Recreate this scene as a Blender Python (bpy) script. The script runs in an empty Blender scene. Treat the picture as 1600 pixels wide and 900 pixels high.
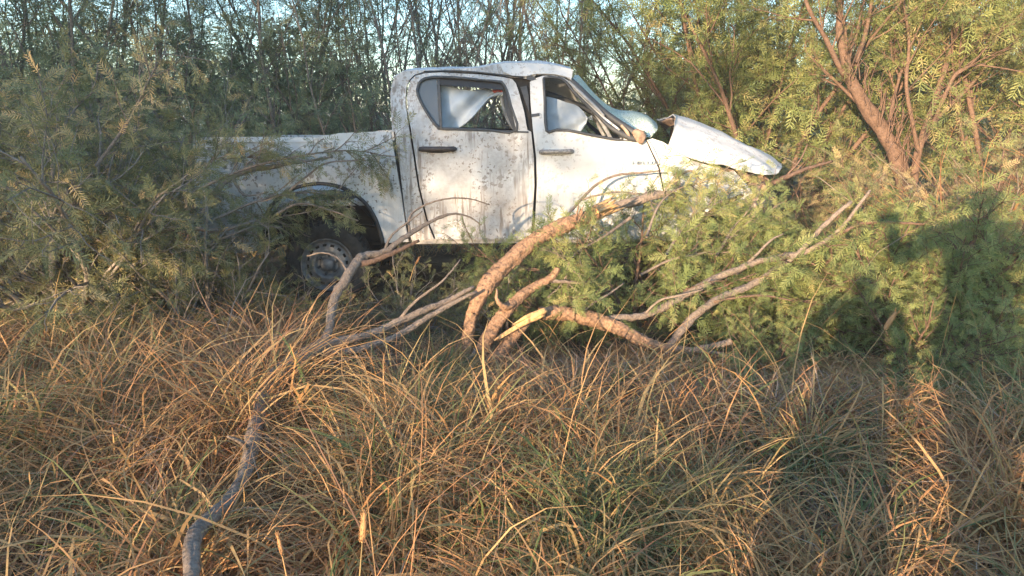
import bpy, bmesh, math, random
import numpy as np
from mathutils import Vector, Matrix, noise
from mathutils.geometry import tessellate_polygon

SC = bpy.context.scene
COL = SC.collection
R = math.radians
# ------------------------------------------------------------------ camera, world, sun, exposure
CAMZ, PITCH, FPX = 1.45, R(12.8), 1142.0
cam = bpy.data.cameras.new('camera')
cam.sensor_width = 36.0
cam.lens = 36.0 * FPX / 1600.0
cam.clip_start = 0.05
cam.clip_end = 3000
camo = bpy.data.objects.new('camera', cam)
camo.location = (0, 0, CAMZ)
camo.rotation_euler = (R(90) - PITCH, 0, 0)
COL.objects.link(camo)
SC.camera = camo

SUN_EL, SUN_AZ = R(6.5), R(207.2)            # azimuth clockwise from +Y
world = bpy.data.worlds.new('World')
SC.world = world
world.use_nodes = True
wn = world.node_tree.nodes
bg = wn['Background']
sky = wn.new('ShaderNodeTexSky')
sky.sky_type = 'NISHITA'
sky.sun_disc = False
sky.sun_elevation = SUN_EL
sky.sun_rotation = SUN_AZ
sky.dust_density = 0.6
sky.ozone_density = 2.5
world.node_tree.links.new(sky.outputs[0], bg.inputs[0])
bg.inputs[1].default_value = 0.15

sl = bpy.data.lights.new('sun', 'SUN')
sl.energy = 3.1
sl.angle = R(0.53)
sl.color = (1.0, 0.745, 0.49)
slo = bpy.data.objects.new('sun', sl)
SUND = Vector((math.sin(SUN_AZ) * math.cos(SUN_EL), math.cos(SUN_AZ) * math.cos(SUN_EL), math.sin(SUN_EL)))
slo.rotation_euler = (-SUND).to_track_quat('-Z', 'Y').to_euler()
slo.location = (-20, -30, 12)
COL.objects.link(slo)
SC.view_settings.view_transform = 'Standard'
SC.view_settings.look = 'None'
SC.view_settings.exposure = 2.42
SC.view_settings.gamma = 1.0
SC.cycles.max_bounces = 10
SC.cycles.diffuse_bounces = 7
SC.cycles.transparent_max_bounces = 12

# ------------------------------------------------------------------ helpers
WLOC = {}


def at(px, py, Y):
    """photograph pixel (1600 x 900) at forward distance Y -> world point"""
    x = (px - 800) / FPX
    u = (450 - py) / FPX
    up = u * math.cos(PITCH) - math.sin(PITCH)
    fw = math.cos(PITCH) + u * math.sin(PITCH)
    k = Y / fw
    return Vector((x * k, Y, CAMZ + up * k))


def tag(o, label=None, cat=None, group=None, kind=None):
    if label: o['label'] = label
    if cat: o['category'] = cat
    if group: o['group'] = group
    if kind: o['kind'] = kind
    return o


def empty(name, loc, label=None, cat=None, group=None):
    o = bpy.data.objects.new(name, None)
    o.empty_display_size = 0.1
    o.location = loc
    COL.objects.link(o)
    WLOC[o.name] = np.array(loc, float)
    return tag(o, label, cat, group)


def mesh_np(name, V, Q, attrs=None, smooth=False):
    """V (n,3), Q (m,k) uniform polygons"""
    V = np.ascontiguousarray(V, np.float32)
    Q = np.ascontiguousarray(Q, np.int32)
    me = bpy.data.meshes.new(name)
    k = Q.shape[1]
    me.vertices.add(len(V))
    me.vertices.foreach_set('co', V.ravel())
    me.loops.add(Q.size)
    me.loops.foreach_set('vertex_index', Q.ravel())
    me.polygons.add(len(Q))
    me.polygons.foreach_set('loop_start', np.arange(0, Q.size, k, dtype=np.int32))
    if smooth:
        me.polygons.foreach_set('use_smooth', np.ones(len(Q), bool))
    for a, arr in (attrs or {}).items():
        at_ = me.attributes.new(a, 'FLOAT', 'POINT')
        at_.data.foreach_set('value', np.ascontiguousarray(arr, np.float32))
    me.update(calc_edges=True)
    return me


def link(name, me, mat, parent=None, loc=None):
    if mat: me.materials.append(mat)
    o = bpy.data.objects.new(name, me)
    COL.objects.link(o)
    if parent:
        o.parent = parent
        WLOC[o.name] = WLOC[parent.name]
    elif loc is not None:
        o.location = loc
        WLOC[o.name] = np.array(loc, float)
    else:
        WLOC[o.name] = np.zeros(3)
    return o


def mk(name, V, F, mat, parent=None, smooth=True, attrs=None):
    """mesh given in world coordinates; mixed polygons allowed"""
    V = np.array([tuple(v) for v in V], float) if not isinstance(V, np.ndarray) else V.astype(float)
    if parent is not None:
        V = V - WLOC[parent.name]
    if isinstance(F, np.ndarray):
        me = mesh_np(name, V, F, attrs, smooth)
    else:
        me = bpy.data.meshes.new(name)
        me.from_pydata(V.tolist(), [], F)
        if smooth:
            me.polygons.foreach_set('use_smooth', [True] * len(me.polygons))
        me.update()
    return link(name, me, mat, parent)


def copy_tree(o, parent=None):
    c = o.copy()
    COL.objects.link(c)
    if parent:
        c.parent = parent
    for ch in [x for x in bpy.data.objects if x.parent == o]:
        copy_tree(ch, c)
    return c


class Acc:
    """collects quads"""
    def __init__(s):
        s.V, s.Q, s.T, s.n = [], [], [], 0

    def add(s, V, Q, tint=None):
        V = np.asarray(V, float)
        s.V.append(V)
        s.Q.append(np.asarray(Q, int) + s.n)
        s.T.append(np.full(len(V), 0.5) if tint is None else np.broadcast_to(np.asarray(tint, float), (len(V),)))
        s.n += len(V)

    def tube(s, pts, rad, sides=6, tint=None, lump=0.0, cap=True):
        P = np.array([tuple(p) for p in pts], float)
        n = len(P)
        rad = np.broadcast_to(np.asarray(rad, float), (n,)).copy()
        T = np.gradient(P, axis=0)
        T /= np.linalg.norm(T, axis=1, keepdims=True) + 1e-9
        ref = np.array([0.31, 0.22, 0.92]) if abs(T[0, 2]) < 0.8 else np.array([0.93, 0.3, 0.1])
        A = np.cross(T, ref)
        A /= np.linalg.norm(A, axis=1, keepdims=True) + 1e-9
        B = np.cross(T, A)
        th = np.linspace(0, 2 * np.pi, sides, endpoint=False)
        rr = rad[:, None] * np.ones((n, sides))
        if lump:
            ln = np.concatenate([[0], np.cumsum(np.linalg.norm(np.diff(P, axis=0), axis=1))])
            if n * sides < 60:
                rr = rr * (1 + lump * (np.random.default_rng(n * 7 + sides).random((n, sides)) - 0.5))
            else:
                o3 = P[0, 0] * 3
                rr = rr * np.array([[1 + lump * (1.3 * noise.noise(Vector((math.cos(t) * .9, math.sin(t) * .9, l * 5 + o3)))
                                                 + 1.2 * noise.noise(Vector((math.cos(t) * 3.4, math.sin(t) * 3.4, l * 11 + o3)))
                                                 + .5 * noise.noise(Vector((math.cos(t) * 6, math.sin(t) * 6, l * 45 + o3)))) for t in th] for l in ln])
        V = P[:, None] + rr[..., None] * (np.cos(th)[None, :, None] * A[:, None] + np.sin(th)[None, :, None] * B[:, None])
        i = np.arange(n - 1)[:, None] * sides
        j = np.arange(sides)[None]
        j2 = (j + 1) % sides
        Q = np.stack([i + j, i + j2, i + sides + j2, i + sides + j], -1).reshape(-1, 4)
        V = V.reshape(-1, 3)
        if cap and sides >= 4:
            m = len(V)
            V = np.vstack([V, P[:1], P[-1:]])
            ex = []
            for e, off in ((m, 0), (m + 1, (n - 1) * sides)):
                for q in range(0, sides, 2):
                    ex.append([e, off + q, off + (q + 1) % sides, off + (q + 2) % sides])
            Q = np.vstack([Q, ex])
        s.add(V, Q, tint)

    def build(s, name, mat, parent=None, smooth=True):
        V = np.vstack(s.V); Q = np.vstack(s.Q); T = np.concatenate(s.T)
        return mk(name, V, Q, mat, parent, smooth, {'tint': T})


def spline(pts, m=6):
    """Catmull-Rom through points (tuples of any length)"""
    P = np.array([tuple(p) for p in pts], float)
    P = np.vstack([2 * P[0] - P[1], P, 2 * P[-1] - P[-2]])
    out = []
    for i in range(1, len(P) - 2):
        for t in np.linspace(0, 1, m, endpoint=False):
            a, b, c, d = P[i - 1], P[i], P[i + 1], P[i + 2]
            out.append(0.5 * ((2 * b) + (c - a) * t + (2 * a - 5 * b + 4 * c - d) * t * t + (3 * b - a - 3 * c + d) * t ** 3))
    out.append(P[-2])
    return np.array(out)


# ------------------------------------------------------------------ materials
def new_mat(name):
    m = bpy.data.materials.new(name)
    m.use_nodes = True
    nt = m.node_tree
    b = nt.nodes['Principled BSDF']
    return m, nt, b


def N(nt, t, **kw):
    n = nt.nodes.new(t)
    for k, v in kw.items():
        if k in n.inputs: n.inputs[k].default_value = v
        else: setattr(n, k, v)
    return n


def ramp(nt, stops, fac):
    r = nt.nodes.new('ShaderNodeValToRGB')
    e = r.color_ramp.elements
    while len(e) < len(stops): e.new(0.5)
    for x, (p, c) in zip(e, stops):
        x.position = p
        x.color = (*c, 1)
    nt.links.new(fac, r.inputs[0])
    return r


def flat(name, c, rough=0.6, metal=0.0, spec=0.5, var=0.25, scale=30, bump=0.0):
    m, nt, b = new_mat(name)
    tc = N(nt, 'ShaderNodeTexCoord')
    nz = N(nt, 'ShaderNodeTexNoise', Scale=scale, Detail=6.0)
    nt.links.new(tc.outputs['Object'], nz.inputs['Vector'])
    lo = tuple(max(0, x * (1 - var)) for x in c)
    hi = tuple(min(1, x * (1 + var)) for x in c)
    rp = ramp(nt, [(0.3, lo), (0.7, hi)], nz.outputs[0])
    nt.links.new(rp.outputs[0], b.inputs['Base Color'])
    b.inputs['Roughness'].default_value = rough
    b.inputs['Metallic'].default_value = metal
    b.inputs['Specular IOR Level'].default_value = spec
    if bump:
        bp = N(nt, 'ShaderNodeBump', Strength=bump, Distance=0.01)
        nt.links.new(nz.outputs[0], bp.inputs['Height'])
        nt.links.new(bp.outputs[0], b.inputs['Normal'])
    return m


def leafmat(name, stops, trans=0.3, rough=0.55):
    """colour per leaf from the tint attribute, a little shift per plant"""
    m, nt, b = new_mat(name)
    a = N(nt, 'ShaderNodeAttribute', attribute_name='tint')
    oi = N(nt, 'ShaderNodeObjectInfo')
    ma = N(nt, 'ShaderNodeMath', operation='MULTIPLY_ADD')
    ma.inputs[1].default_value = 0.22
    nt.links.new(oi.outputs['Random'], ma.inputs[0])
    sub = N(nt, 'ShaderNodeMath', operation='ADD')
    sub.inputs[1].default_value = -0.11
    nt.links.new(a.outputs['Fac'], sub.inputs[0])
    nt.links.new(sub.outputs[0], ma.inputs[2])
    rp = ramp(nt, stops, ma.outputs[0])
    nt.links.new(rp.outputs[0], b.inputs['Base Color'])
    b.inputs['Roughness'].default_value = rough
    b.inputs['Specular IOR Level'].default_value = 0.3
    tr = N(nt, 'ShaderNodeBsdfTranslucent')
    nt.links.new(rp.outputs[0], tr.inputs['Color'])
    mx = N(nt, 'ShaderNodeMixShader')
    mx.inputs[0].default_value = trans
    nt.links.new(b.outputs[0], mx.inputs[1])
    nt.links.new(tr.outputs[0], mx.inputs[2])
    nt.links.new(mx.outputs[0], nt.nodes['Material Output'].inputs['Surface'])
    return m


def barkmat(name, lo, hi, scale=18, stretch=None):
    m, nt, b = new_mat(name)
    tc = N(nt, 'ShaderNodeTexCoord')
    n1 = N(nt, 'ShaderNodeTexNoise', Scale=scale, Detail=8.0, Roughness=0.7)
    v = N(nt, 'ShaderNodeTexVoronoi', Scale=scale * 3.0)
    nt.links.new(tc.outputs['Object'], n1.inputs['Vector'])
    nt.links.new(tc.outputs['Object'], v.inputs['Vector'])
    mx = N(nt, 'ShaderNodeMath', operation='MULTIPLY_ADD')
    mx.inputs[1].default_value = 0.35
    nt.links.new(v.outputs['Distance'], mx.inputs[0])
    nt.links.new(n1.outputs[0], mx.inputs[2])
    rp = ramp(nt, [(0.35, lo), (0.55, tuple((a + c) / 2 for a, c in zip(lo, hi))), (0.8, hi)], mx.outputs[0])
    nt.links.new(rp.outputs[0], b.inputs['Base Color'])
    b.inputs['Roughness'].default_value = 0.9
    b.inputs['Specular IOR Level'].default_value = 0.15
    bp = N(nt, 'ShaderNodeBump', Strength=0.9, Distance=0.012)
    nt.links.new(mx.outputs[0], bp.inputs['Height'])
    nt.links.new(bp.outputs[0], b.inputs['Normal'])
    return m


def paintmat(name, streak, spots, film, rough=0.38):
    """white car paint under dried mud: streaks, splashes and a dusty film"""
    m, nt, b = new_mat(name)
    tc = N(nt, 'ShaderNodeTexCoord')

    def mul(a, k):
        x = N(nt, 'ShaderNodeMath', operation='MULTIPLY')
        nt.links.new(a, x.inputs[0])
        if isinstance(k, float): x.inputs[1].default_value = k
        else: nt.links.new(k, x.inputs[1])
        return x.outputs[0]

    def mx(a, c):
        x = N(nt, 'ShaderNodeMath', operation='MAXIMUM')
        nt.links.new(a, x.inputs[0]); nt.links.new(c, x.inputs[1])
        return x.outputs[0]

    def nz(sc, map_scale=(1, 1, 1), det=6.0, rg=0.6):
        mp = N(nt, 'ShaderNodeMapping')
        mp.inputs['Scale'].default_value = map_scale
        nt.links.new(tc.outputs['Object'], mp.inputs['Vector'])
        n_ = N(nt, 'ShaderNodeTexNoise', Scale=sc, Detail=det, Roughness=rg)
        nt.links.new(mp.outputs[0], n_.inputs['Vector'])
        return n_.outputs[0]

    def band(x, lo, hi):
        r_ = N(nt, 'ShaderNodeMapRange')
        r_.inputs['From Min'].default_value = lo
        r_.inputs['From Max'].default_value = hi
        nt.links.new(x, r_.inputs['Value'])
        return r_.outputs[0]
    patch = band(nz(2.2, det=3.0), 0.30, 0.55)
    st = mul(band(nz(30.0, (1, 1, 0.06), det=5.0), 0.46, 0.60), patch)
    fine = mul(band(nz(75.0, (1, 1, 0.30), det=4.0), 0.50, 0.60), patch)
    st = mul(mx(mul(st, 0.9), mul(fine, 0.65)), streak)
    # splash spots of two sizes
    sp = None
    for sc, th, amt in ((17.0, 0.22, 0.8), (42.0, 0.30, 0.9)):
        vo = N(nt, 'ShaderNodeTexVoronoi', Scale=sc)
        wob = N(nt, 'ShaderNodeTexNoise', Scale=40.0)
        ad = N(nt, 'ShaderNodeMixRGB', blend_type='ADD')
        ad.inputs[0].default_value = 0.05
        nt.links.new(tc.outputs['Object'], wob.inputs['Vector'])
        nt.links.new(tc.outputs['Object'], ad.inputs[1])
        nt.links.new(wob.outputs['Color'], ad.inputs[2])
        nt.links.new(ad.outputs[0], vo.inputs['Vector'])
        sz = N(nt, 'ShaderNodeSeparateColor')
        nt.links.new(vo.outputs['Color'], sz.inputs[0])
        # radius grows with the cell's random value, many cells empty
        rad = band(sz.outputs[0], 0.30, 1.0)
        lim = mul(rad, th * 2.0)
        d = N(nt, 'ShaderNodeMath', operation='SUBTRACT')
        nt.links.new(lim, d.inputs[0]); nt.links.new(vo.outputs['Distance'], d.inputs[1])
        s_ = mul(band(d.outputs[0], 0.0, 0.06), amt)
        s_ = mul(s_, band(nz(3.1, det=2.0), 0.32, 0.48))
        sp = s_ if sp is None else mx(sp, s_)
    sp = mul(sp, spots)
    fl = mul(band(nz(4.0, det=10.0, rg=0.75), 0.36, 0.70), film)
    tot = mx(mx(st, sp), fl)
    mixc = N(nt, 'ShaderNodeMixRGB')
    mixc.inputs[1].default_value = (0.58, 0.58, 0.57, 1)
    mud = ramp(nt, [(0.3, (0.13, 0.10, 0.078)), (0.7, (0.26, 0.205, 0.165))], nz(9.0))
    nt.links.new(tot, mixc.inputs[0])
    nt.links.new(mud.outputs[0], mixc.inputs[2])
    nt.links.new(mixc.outputs[0], b.inputs['Base Color'])
    ro = N(nt, 'ShaderNodeMapRange')
    ro.inputs['To Min'].default_value = rough
    ro.inputs['To Max'].default_value = 0.9
    nt.links.new(tot, ro.inputs['Value'])
    nt.links.new(ro.outputs[0], b.inputs['Roughness'])
    bp = N(nt, 'ShaderNodeBump', Strength=0.25, Distance=0.004)
    nt.links.new(tot, bp.inputs['Height'])
    nt.links.new(bp.outputs[0], b.inputs['Normal'])
    return m


M = {}
M['paint'] = paintmat('white_paint_light_mud', 0.3, 0.8, 0.22)
M['paint_spots'] = paintmat('white_paint_splashed', 0.35, 1.0, 0.35)
M['paint_mud'] = paintmat('white_paint_muddy', 1.0, 0.9, 0.78)
M['paint_clean'] = paintmat('white_paint_cleaner', 0.25, 0.5, 0.25)
M['black'] = flat('black_plastic', (0.018, 0.018, 0.02), 0.55)
M['seal'] = flat('window_rubber', (0.05, 0.052, 0.055), 0.6)
M['cavity'] = flat('underbody_and_gap_shade', (0.025, 0.022, 0.02), 0.9)
M['interior'] = flat('grey_upholstery', (0.05, 0.052, 0.06), 0.85)
M['liner'] = flat('headliner', (0.30, 0.30, 0.30), 0.9)
M['handle_dark'] = flat('muddy_black_handle', (0.045, 0.035, 0.032), 0.6, var=0.5)
M['handle_grey'] = flat('scuffed_grey_handle', (0.24, 0.22, 0.20), 0.5, var=0.5, scale=60)
M['tyre'] = flat('dusty_tyre', (0.035, 0.032, 0.028), 0.9, var=0.4)
M['rim'] = flat('dusty_steel_rim', (0.16, 0.155, 0.15), 0.55, 0.35, var=0.3)
M['hub'] = flat('hub_metal', (0.06, 0.06, 0.06), 0.55, 0.3)
M['bag'] = flat('airbag_cloth', (0.42, 0.48, 0.55), 0.9, var=0.15, scale=9, bump=0.4)
M['red'] = flat('red_tag', (0.45, 0.08, 0.07), 0.7)
M['rust'] = flat('bare_and_muddy_metal', (0.30, 0.20, 0.14), 0.8, var=0.55, scale=22, bump=0.6)
M['foam'] = flat('crushed_bumper_foam', (0.36, 0.28, 0.22), 0.85, var=0.5, scale=40, bump=0.7)
M['chrome'] = flat('badge_chrome', (0.32, 0.32, 0.33), 0.3, 0.8)
M['sill'] = flat('dusty_grey_sill', (0.34, 0.31, 0.28), 0.7, var=0.4)
M['splinter'] = flat('fresh_split_wood', (0.60, 0.34, 0.14), 0.8, var=0.35, scale=45, bump=0.5)
M['bark_red'] = barkmat('brown_mesquite_bark', (0.08, 0.048, 0.032), (0.34, 0.205, 0.125), 24)
M['bark_grey'] = barkmat('grey_dead_bark', (0.085, 0.066, 0.052), (0.27, 0.21, 0.165), 28)
M['bark_bg'] = barkmat('dark_mesquite_bark', (0.085, 0.073, 0.064), (0.27, 0.23, 0.195), 14)
M['bark_warm'] = barkmat('flaking_brown_bark', (0.055, 0.036, 0.027), (0.19, 0.12, 0.085), 22)
M['leaf_dull'] = leafmat('dull_olive_leaf', [(0.0, (0.094, 0.106, 0.046)), (0.45, (0.198, 0.207, 0.089)), (0.72, (0.344, 0.313, 0.140)), (0.95, (0.709, 0.477, 0.225))])
M['leaf_green'] = leafmat('fresh_green_leaf', [(0.0, (0.100, 0.145, 0.055)), (0.4, (0.225, 0.275, 0.095)), (0.75, (0.36, 0.37, 0.135)), (1.0, (0.50, 0.39, 0.18))], 0.38)
M['leaf_yellow'] = leafmat('yellowing_leaf', [(0.0, (0.135, 0.156, 0.069)), (0.5, (0.328, 0.308, 0.144)), (1.0, (0.580, 0.428, 0.222))], 0.35)
M['leaf_bg'] = leafmat('thicket_leaf', [(0.0, (0.119, 0.151, 0.087)), (0.5, (0.239, 0.290, 0.158)), (1.0, (0.503, 0.481, 0.271))], 0.3)
M['grass'] = leafmat('dry_grass_blade', [(0.0, (0.11, 0.15, 0.05)), (0.2, (0.23, 0.22, 0.09)), (0.38, (0.52, 0.34, 0.15)), (0.6, (0.54, 0.28, 0.12)), (0.8, (0.27, 0.13, 0.07)), (1.0, (0.44, 0.35, 0.26))], 0.3, 0.65)
M['skin'] = flat('skin', (0.35, 0.2, 0.14), 0.6)
M['cloth'] = flat('dark_cloth', (0.06, 0.07, 0.10), 0.9)


def glass(name, col, alpha, rough, crack=0.0):
    m, nt, b = new_mat(name)
    tc = N(nt, 'ShaderNodeTexCoord')
    b.inputs['Base Color'].default_value = (*col, 1)
    b.inputs['Roughness'].default_value = rough
    tr = N(nt, 'ShaderNodeBsdfTransparent')
    tr.inputs[0].default_value = (0.75, 0.9, 0.86, 1)
    mx = N(nt, 'ShaderNodeMixShader')
    mx.inputs[0].default_value = alpha
    if crack:
        v = N(nt, 'ShaderNodeTexVoronoi', Scale=crack, feature='DISTANCE_TO_EDGE')
        nt.links.new(tc.outputs['Object'], v.inputs['Vector'])
        n_ = N(nt, 'ShaderNodeTexNoise', Scale=5.0, Detail=5.0)
        nt.links.new(tc.outputs['Object'], n_.inputs['Vector'])
        mr = N(nt, 'ShaderNodeMapRange')
        mr.inputs['From Min'].default_value = 0.0
        mr.inputs['From Max'].default_value = 0.22
        mr.inputs['To Min'].default_value = 1.0
        mr.inputs['To Max'].default_value = 0.0
        nt.links.new(v.outputs[0], mr.inputs['Value'])
        c2 = ramp(nt, [(0.32, (0.06, 0.15, 0.11)), (0.5, (0.22, 0.33, 0.25)), (0.66, (0.50, 0.58, 0.40))], n_.outputs[0])
        mc = N(nt, 'ShaderNodeMixRGB')
        nt.links.new(mr.outputs[0], mc.inputs[0])
        nt.links.new(c2.outputs[0], mc.inputs[1])
        mc.inputs[2].default_value = (0.86, 0.90, 0.82, 1)
        nt.links.new(mc.outputs[0], b.inputs['Base Color'])
        bp = N(nt, 'ShaderNodeBump', Strength=0.6, Distance=0.004)
        nt.links.new(v.outputs[0], bp.inputs['Height'])
        nt.links.new(bp.outputs[0], b.inputs['Normal'])
    nt.links.new(tr.outputs[0], mx.inputs[1])
    nt.links.new(b.outputs[0], mx.inputs[2])
    nt.links.new(mx.outputs[0], nt.nodes['Material Output'].inputs['Surface'])
    return m


M['pane'] = glass('dusty_tinted_glass', (0.12, 0.135, 0.15), 0.85, 0.25)
M['shatter'] = glass('shattered_laminated_glass', (0.4, 0.5, 0.42), 0.82, 0.35, 48.0)

# ------------------------------------------------------------------ ground


def gz(x, y):
    d = max(0.0, min(1.0, (y + 0.5) / 1.5))
    return d * (0.05 * noise.noise(Vector((x * 0.9, y * 0.9, 3))) + 0.03 * noise.noise(Vector((x * 2.7, y * 2.7, 9)))) + 0.4 * max(0, min(1, (math.hypot(x, y) - 30) / 60)) * noise.noise(Vector((x * .02, y * .02, 1)))


def ground():
    ax = np.concatenate([[-1200, -500, -200, -100, -60, -40, -28, -20, -15], np.arange(-11, 11.01, 0.22), [15, 20, 28, 40, 60, 100, 200, 500, 1200]])
    ay = np.concatenate([[-1200, -500, -200, -100, -60, -40, -28, -20, -14, -10, -7], np.arange(-5, 16.01, 0.22), [20, 28, 40, 60, 100, 200, 500, 1200]])
    V = np.array([(x, y, gz(x, y)) for y in ay for x in ax])
    nx, ny = len(ax), len(ay)
    i = np.arange(ny - 1)[:, None] * nx + np.arange(nx - 1)[None]
    Q = np.stack([i, i + 1, i + nx + 1, i + nx], -1).reshape(-1, 4)
    m, nt, b = new_mat('litter_soil')
    tc = N(nt, 'ShaderNodeTexCoord')
    n1 = N(nt, 'ShaderNodeTexNoise', Scale=1.6, Detail=10.0, Roughness=0.7)
    n2 = N(nt, 'ShaderNodeTexNoise', Scale=45.0, Detail=5.0)
    nt.links.new(tc.outputs['Object'], n1.inputs['Vector'])
    nt.links.new(tc.outputs['Object'], n2.inputs['Vector'])
    ad = N(nt, 'ShaderNodeMath', operation='MULTIPLY_ADD')
    ad.inputs[1].default_value = 0.5
    nt.links.new(n2.outputs[0], ad.inputs[0])
    nt.links.new(n1.outputs[0], ad.inputs[2])
    rp = ramp(nt, [(0.5, (0.045, 0.032, 0.022)), (0.72, (0.11, 0.078, 0.05)), (0.95, (0.20, 0.15, 0.095))], ad.outputs[0])
    nt.links.new(rp.outputs[0], b.inputs['Base Color'])
    b.inputs['Roughness'].default_value = 0.95
    b.inputs['Specular IOR Level'].default_value = 0.1
    bp = N(nt, 'ShaderNodeBump', Strength=0.8, Distance=0.04)
    nt.links.new(ad.outputs[0], bp.inputs['Height'])
    nt.links.new(bp.outputs[0], b.inputs['Normal'])
    o = mk('ground', V, Q, m, None, True)
    tag(o, 'bare brown soil under the grass and brush', None, None, 'structure')


ground()

# ------------------------------------------------------------------ the wrecked pickup
TY = 5.75
TW = 1.80
truck = empty('pickup_truck', (-0.3, TY + TW / 2, 0.0), 'wrecked white double cab pickup truck with caved roof and buckled bonnet in the brush', 'pickup truck')


def skin_y(x, z):
    y = TY + 0.10 * (z - 1.0) ** 2 if z < 1.38 else TY + 0.0145 + 0.30 * (z - 1.38)
    return y


def skin(px, py, off=0.0):
    Y = TY
    for _ in range(6):
        p = at(px, py, Y + off)
        Y = skin_y(p.x, p.z)
    return p


def dentf(x, z, amp, seed):
    return amp * (noise.noise(Vector((x * 2.2, z * 2.2, seed))) + 0.5 * noise.noise(Vector((x * 5.5, z * 5.5, seed + 7))))


def panel(name, outl, mat, parent=truck, holes=(), off=0.0, thick=0.022, cell=0.06, dent=0.008, seed=1.0, mirror=False, warp=None):
    loops = [[skin(a, b, off) for a, b in outl]] + [[skin(a, b, off) for a, b in h] for h in holes]
    flat2 = [[Vector((p.x, p.z, 0)) for p in lp] for lp in loops]
    tris = tessellate_polygon(flat2)
    allp = [p for lp in loops for p in lp]
    bm = bmesh.new()
    vs = [bm.verts.new((p.x, 0, p.z)) for p in allp]
    for t in tris:
        try: bm.faces.new([vs[i] for i in t])
        except ValueError: pass
    xs = [p.x for p in allp]; zs = [p.z for p in allp]
    for lo, hi, ax in ((min(xs), max(xs), 0), (min(zs), max(zs), 2)):
        k = math.floor(lo / cell) + 1
        while k * cell < hi:
            co = [0, 0, 0]; no = [0, 0, 0]
            co[ax] = k * cell; no[ax] = 1
            bmesh.ops.bisect_plane(bm, geom=bm.verts[:] + bm.edges[:] + bm.faces[:], plane_co=co, plane_no=no, dist=1e-5)
            k += 1
    bmesh.ops.remove_doubles(bm, verts=bm.verts[:], dist=1e-4)
    bm.normal_update()
    for f in bm.faces:
        if f.normal.y > 0: f.normal_flip()
    bm.verts.index_update()
    V = []
    for v in bm.verts:
        x, z = v.co.x, v.co.z
        y = skin_y(x, z) + off + dentf(x, z, dent, seed)
        if warp: y += warp(x, z)
        V.append((x, y, z))
    F = [[v.index for v in f.verts] for f in bm.faces]
    n = len(V)
    V2 = V + [(x, y + thick, z) for x, y, z in V]
    F2 = F + [[i + n for i in reversed(f)] for f in F]
    sm = len(F2)
    for e in bm.edges:
        if len(e.link_faces) == 1:
            l = e.link_loops[0]
            a, b_ = l.vert.index, l.link_loop_next.vert.index
            k = len(V2)
            V2 += [V[a], V[b_], V2[b_ + n], V2[a + n]]
            F2.append([k + 1, k, k + 3, k + 2])
    bm.free()
    o = mk(name, V2, F2, mat, parent)
    if mirror:
        Vm = [(x, 2 * TY + TW - y, z) for x, y, z in V2]
        mk(name, Vm, [list(reversed(f)) for f in F2], mat, parent)
    return o


def sheet(name, rows, mat, parent=truck, m=5, thick=0.012, dent=0.0, seed=0.0):
    """rows of world points -> smooth thick sheet"""
    rows = [spline(r, m) for r in rows]
    A = np.array(rows)
    G = np.stack([spline(A[:, j], m) for j in range(A.shape[1])], 1)
    nr, nc = G.shape[:2]
    if dent:
        for i in range(nr):
            for j in range(nc):
                p = Vector(G[i, j])
                G[i, j, 2] += dent * (noise.noise(p * 4 + Vector((seed, 0, 0))) + 0.6 * noise.noise(p * 9 + Vector((seed, 3, 0))))
                G[i, j, 1] += dent * noise.noise(p * 4 + Vector((seed, 9, 5)))
    T = np.gradient(G, axis=0); S = np.gradient(G, axis=1)
    nn = np.cross(T, S)
    nn /= np.linalg.norm(nn, axis=2, keepdims=True) + 1e-9
    V = np.vstack([G.reshape(-1, 3), (G + nn * thick).reshape(-1, 3)])
    i = (np.arange(nr - 1)[:, None] * nc + np.arange(nc - 1)[None]).ravel()
    Q = np.stack([i, i + 1, i + nc + 1, i + nc], -1)
    n = nr * nc
    Qs = [Q, Q[:, ::-1] + n]
    for seq in (range(nc), range(n - nc, n), range(0, n, nc), range(nc - 1, n, nc)):
        s = np.array(list(seq))
        Qs.append(np.stack([s[:-1], s[:-1] + n, s[1:] + n, s[1:]], -1))
    return mk(name, V, np.vstack(Qs), mat, parent)


def ptube(name, pts, r, mat, parent=truck, sides=8, sm=5, lump=0.0):
    a = Acc()
    P = spline(pts, sm)
    a.tube(P, r if np.isscalar(r) else np.interp(np.linspace(0, 1, len(P)), np.linspace(0, 1, len(r)), r), sides, lump=lump)
    return a.build(name, mat, parent)


# bed side with its wheel arch
arch = [(404, 376), (406, 358), (414, 338), (430, 315), (452, 298), (478, 289), (504, 287), (530, 292), (553, 303), (573, 320), (587, 343), (596, 370), (598, 380)]
bed = [(306, 219), (340, 217), (400, 217), (450, 218), (486, 218), (508, 212), (530, 208), (575, 206), (610, 206), (614, 225), (620, 262), (627, 305), (632, 342), (638, 378)]
panel('bed_side', bed + arch[::-1] + [(400, 392), (372, 396), (330, 392), (308, 380), (304, 300)], M['paint_spots'], cell=0.05, dent=0.022, seed=3, mirror=True)
# bed rail strip and hollow under it
panel('bed_rail', [(312, 214.5), (400, 214), (484, 215), (500, 214), (484, 222), (400, 222), (312, 222)], M['paint'], off=-0.018, thick=0.05, dent=0.004)
V = []
pa = skin(306, 300); pb = skin(612, 300)
x0, x1 = pa.x + .03, pb.x - .06
y0, y1 = TY + .06, TY + TW - .06


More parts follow.
